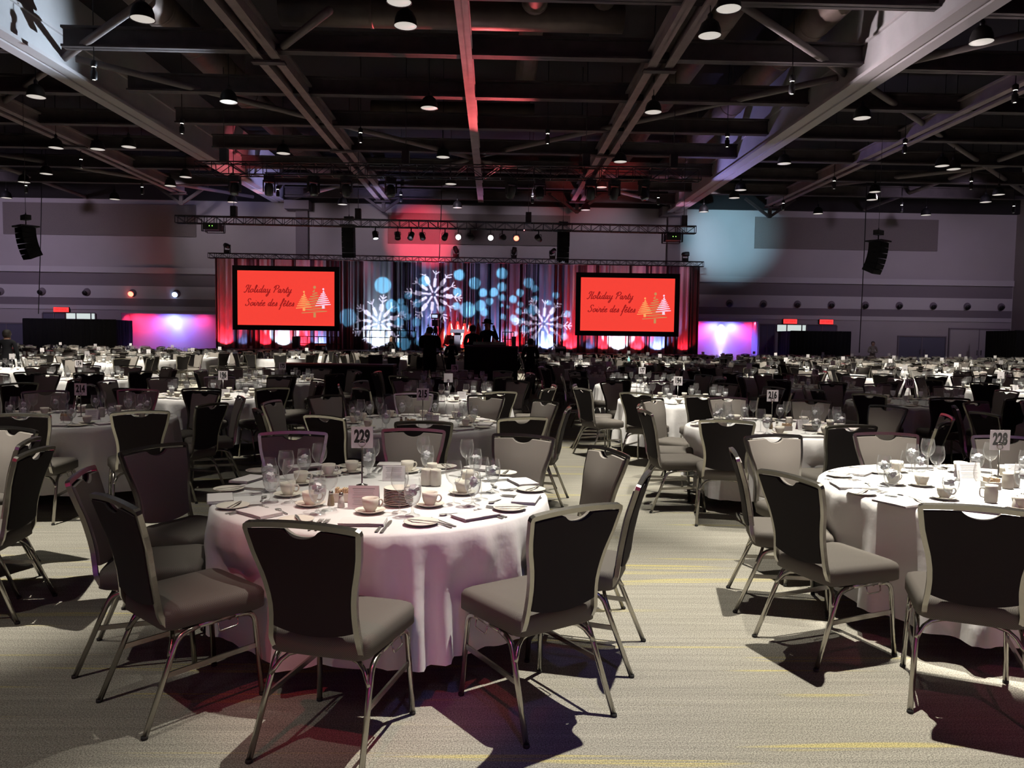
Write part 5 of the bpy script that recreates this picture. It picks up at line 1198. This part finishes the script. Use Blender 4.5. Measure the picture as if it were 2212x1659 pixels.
def person(loc, rz, hgt, label, armL, armR, bulk=1.0, m=None, hair='short', legs=((-.09, .0), (.09, .0)), lean=0.0):
    """armL/armR: (elbow, wrist) in metres for a 1.75 m figure facing +Y; a skinned skeleton"""
    s = hgt / 1.75; V, E_, Rr = [], [], []
    def v(p, r, par=None):
        V.append(p); Rr.append(r); i = len(V) - 1
        if par is not None: E_.append((par, i))
        return i
    pel = v((0, 0, .96), .135 * bulk); sp1 = v((0, lean * .4, 1.12), .125 * bulk, pel); ch = v((0, lean * .8, 1.30), .145 * bulk, sp1); up = v((0, lean, 1.42), .105 * bulk, ch); nk = v((0, lean + .01, 1.505), .055, up)
    hd = v((0, lean + .025, 1.58), .078, nk); hm = v((0, lean + .025, 1.655), .092, hd); ht = v((0, lean + .015, 1.72), .07, hm)
    v((0, lean + .125, 1.60), .012, hd)
    for sx, (el, wr) in ((-1, armL), (1, armR)):
        sh = v((sx * .165 * bulk, lean, 1.415), .070 * bulk, up); e = v(el, .050 * bulk, sh); w = v(wr, .036, e); d = (Vector(wr) - Vector(el)).normalized()
        pm = Vector(wr) + d * .075; pi = v(tuple(pm), .034, w)
        sd = d.cross(Vector((0, 1, 0))); sd = sd.normalized() if sd.length > .1 else Vector((0, 0, 1))
        for q, ln in ((-.030, .065), (-.010, .085), (.010, .09), (.030, .08)):
            f0 = pm + sd * q + d * .03; f1 = v(tuple(f0), .011, pi); f2 = v(tuple(f0 + d * ln * .5 + Vector((0, .008, -.004))), .009, f1); v(tuple(f0 + d * ln * .9 + Vector((0, .022, -.01))), .008, f2)
        t1 = v(tuple(Vector(wr) + d * .03 + sd * .04), .011, w); v(tuple(Vector(wr) + d * .07 + sd * .065), .009, t1)
    for sx, (lx, ly) in zip((-1, 1), legs):
        hp = v((sx * .095, 0, .90), .105 * bulk, pel); kn = v((lx * 1.1, ly * .5 + .015, .50), .068 * bulk, hp); an = v((lx * 1.15, ly - .01, .09), .045, kn); hl = v((lx * 1.15, ly + .03, .045), .042, an); v((lx * 1.3, ly + .17, .032), .034, hl)
    me = bpy.data.meshes.new('person'); me.from_pydata(V, E_, []); me.materials.append(m or SUITM)
    o = bpy.data.objects.new('person', me); col.objects.link(o)
    md = o.modifiers.new('skin', 'SKIN'); md.use_smooth_shade = True
    lay = me.skin_vertices[0].data
    for i, r in enumerate(Rr): lay[i].radius = (r, r * (.72 if i in (0, 1, 2, 3) else 1)); lay[i].use_root = (i == 0)
    o.modifiers.new('subdivision', 'SUBSURF').levels = 1; o.modifiers['subdivision'].render_levels = 2
    o.matrix_basis = T(*loc, rz) @ Matrix.Scale(s, 4)
    tag(o, label, 'person')
    b = MB(); hz = 1.655
    if hair == 'hat':
        b.lathe([(.17, -.004), (.175, .004), (.11, .02), (.105, .10), (.09, .12), (0, .118)], 20, 0, Matrix.Translation((0, lean + .015, hz + .035)) @ Matrix.Rotation(R(-8), 4, 'X')); link('hat', b.mesh('hat', M['suit']), o)
    else:
        L_ = [(.0, .098), (.06, .09), (.098, .045), (.106, 0), (.100, -.05), (.085, -.10)] + ([(.11, -.2), (.12, -.30), (.05, -.31)] if hair == 'long' else [])
        b.lathe(L_, 18, 0, Matrix.Translation((0, lean + .002, hz))); 
        keep = [f for f in range(len(b.f)) if not all(b.v[i][1] > lean + .055 and b.v[i][2] < hz + .045 for i in b.f[f])]
        b.f = [b.f[i] for i in keep]; b.mi = [0] * len(keep); b.sm = [True] * len(keep); link('hair', b.mesh('hair', M['hair']), o)
    for sx in (-.034, .034):
        e = MB(); e.lathe([(0, .012), (.009, .008), (.012, 0), (.009, -.008), (0, -.012)], 8, 0, Matrix.Translation((sx, lean + .108, 1.645))); link('eye', e.mesh('eye', M['card']), o)
    for sx in (-1, 1):
        e = MB(); e.lathe([(0, .03), (.012, .018), (.014, 0), (.01, -.02), (0, -.028)], 8, 0, Matrix.Translation((sx * .093, lean + .02, 1.63))); link('ear', e.mesh('ear', M['skin']), o)
    e = MB(); e.tube([(-.025, lean + .098, 1.572), (0, lean + .106, 1.568), (.025, lean + .098, 1.572)], .006, 6); link('mouth', e.mesh('mouth', M['skin']), o)
    return o
DOWN_L, DOWN_R = ((-.235, .0, 1.13), (-.245, .06, .88)), ((.235, .0, 1.13), (.245, .06, .88))
FOLD_L, FOLD_R = ((-.25, .05, 1.14), (-.04, .19, 1.13)), ((.25, .05, 1.14), (.04, .21, 1.17))
HOLD_L, HOLD_R = ((-.27, .06, 1.15), (-.10, .28, 1.22)), ((.27, .06, 1.15), (.10, .28, 1.22))
x = aty(15, 740, 19.75).x; person((x, 19.75, 0), .3, aty(15, 712, 19.75).z, 'dark-clothed person standing among the tables near the drape box, back to the camera', DOWN_L, DOWN_R)
x = aty(846, 745, 33.35).x; person((x, 33.35, 0), 2.6, aty(846, 726, 33.35).z, 'long-haired person in dark clothes facing the hall below the left snowflake', DOWN_L, HOLD_R, .9, None, 'long')
x = aty(928, 730, 21).x; person((x, 21.05, .281), -.1, aty(928, 706, 21).z - .28, 'bulky camera operator in dark clothes standing at the tripod camera', HOLD_L, HOLD_R, 1.5)
x = aty(975, 745, 26.5).x; person((x, 26.5, 0), .2, aty(975, 732, 26.5).z, 'short person in dark clothes between the camera operator and the desk', FOLD_L, FOLD_R, 1.0)
x = aty(1021, 730, 22.8).x; person((x, 22.8, .281), -.2, aty(1021, 702, 22.8).z - .28, 'person in dark clothes standing behind the control desk, beside the one in the hat', HOLD_L, DOWN_R, 1.05)
x = aty(1052, 730, 23.2).x; person((x, 23.2, .281), -.5, aty(1052, 694, 23.2).z - .28, 'person in a brimmed hat raising a hand to the face behind the control desk', DOWN_L, ((.30, .10, 1.22), (.14, .20, 1.50)), 1.05, None, 'hat')
x = aty(1146, 760, 22).x; person((x, 22.0, 0), .1, aty(1146, 731, 22).z, 'person in dark clothes standing right of the control desk, back to the camera', FOLD_L, FOLD_R, 1.1)
x = aty(1885, 760, 42).x; person((x, 42.0, 0), PI - .3, aty(1885, 737.5, 42).z, 'person in a pale shirt with folded arms standing at the right of the end wall', FOLD_L, FOLD_R, 1.0, SHIRTM)
def bottle(px, py, h, m, lab):
    p = atz(px, py, ZT); root = tag(empty('bottle', T(p.x, p.y, ZT + .001)), lab, 'bottle')
    b = MB(); b.lathe([(.0, .0), (.045, .002), (.047, .62 * h), (.03, .75 * h), (.017, .82 * h), (.016, .95 * h)], 14); link('body', b.mesh('body', m), root)
    b = MB(); b.lathe([(.018, .94 * h), (.018, h), (0, h)], 10); link('cap', b.mesh('cap', M['card']), root)
bottle(10, 771, .30, M['bottle'], 'pale glowing blue-green bottle in front of the person near the drape box')
bottle(1358, 787, .28, M['bottle'], 'bottle-shaped stand-in for a glowing display on a dark table beyond the table carded one-seven-seven')  # bottle shape stands in for a lit display
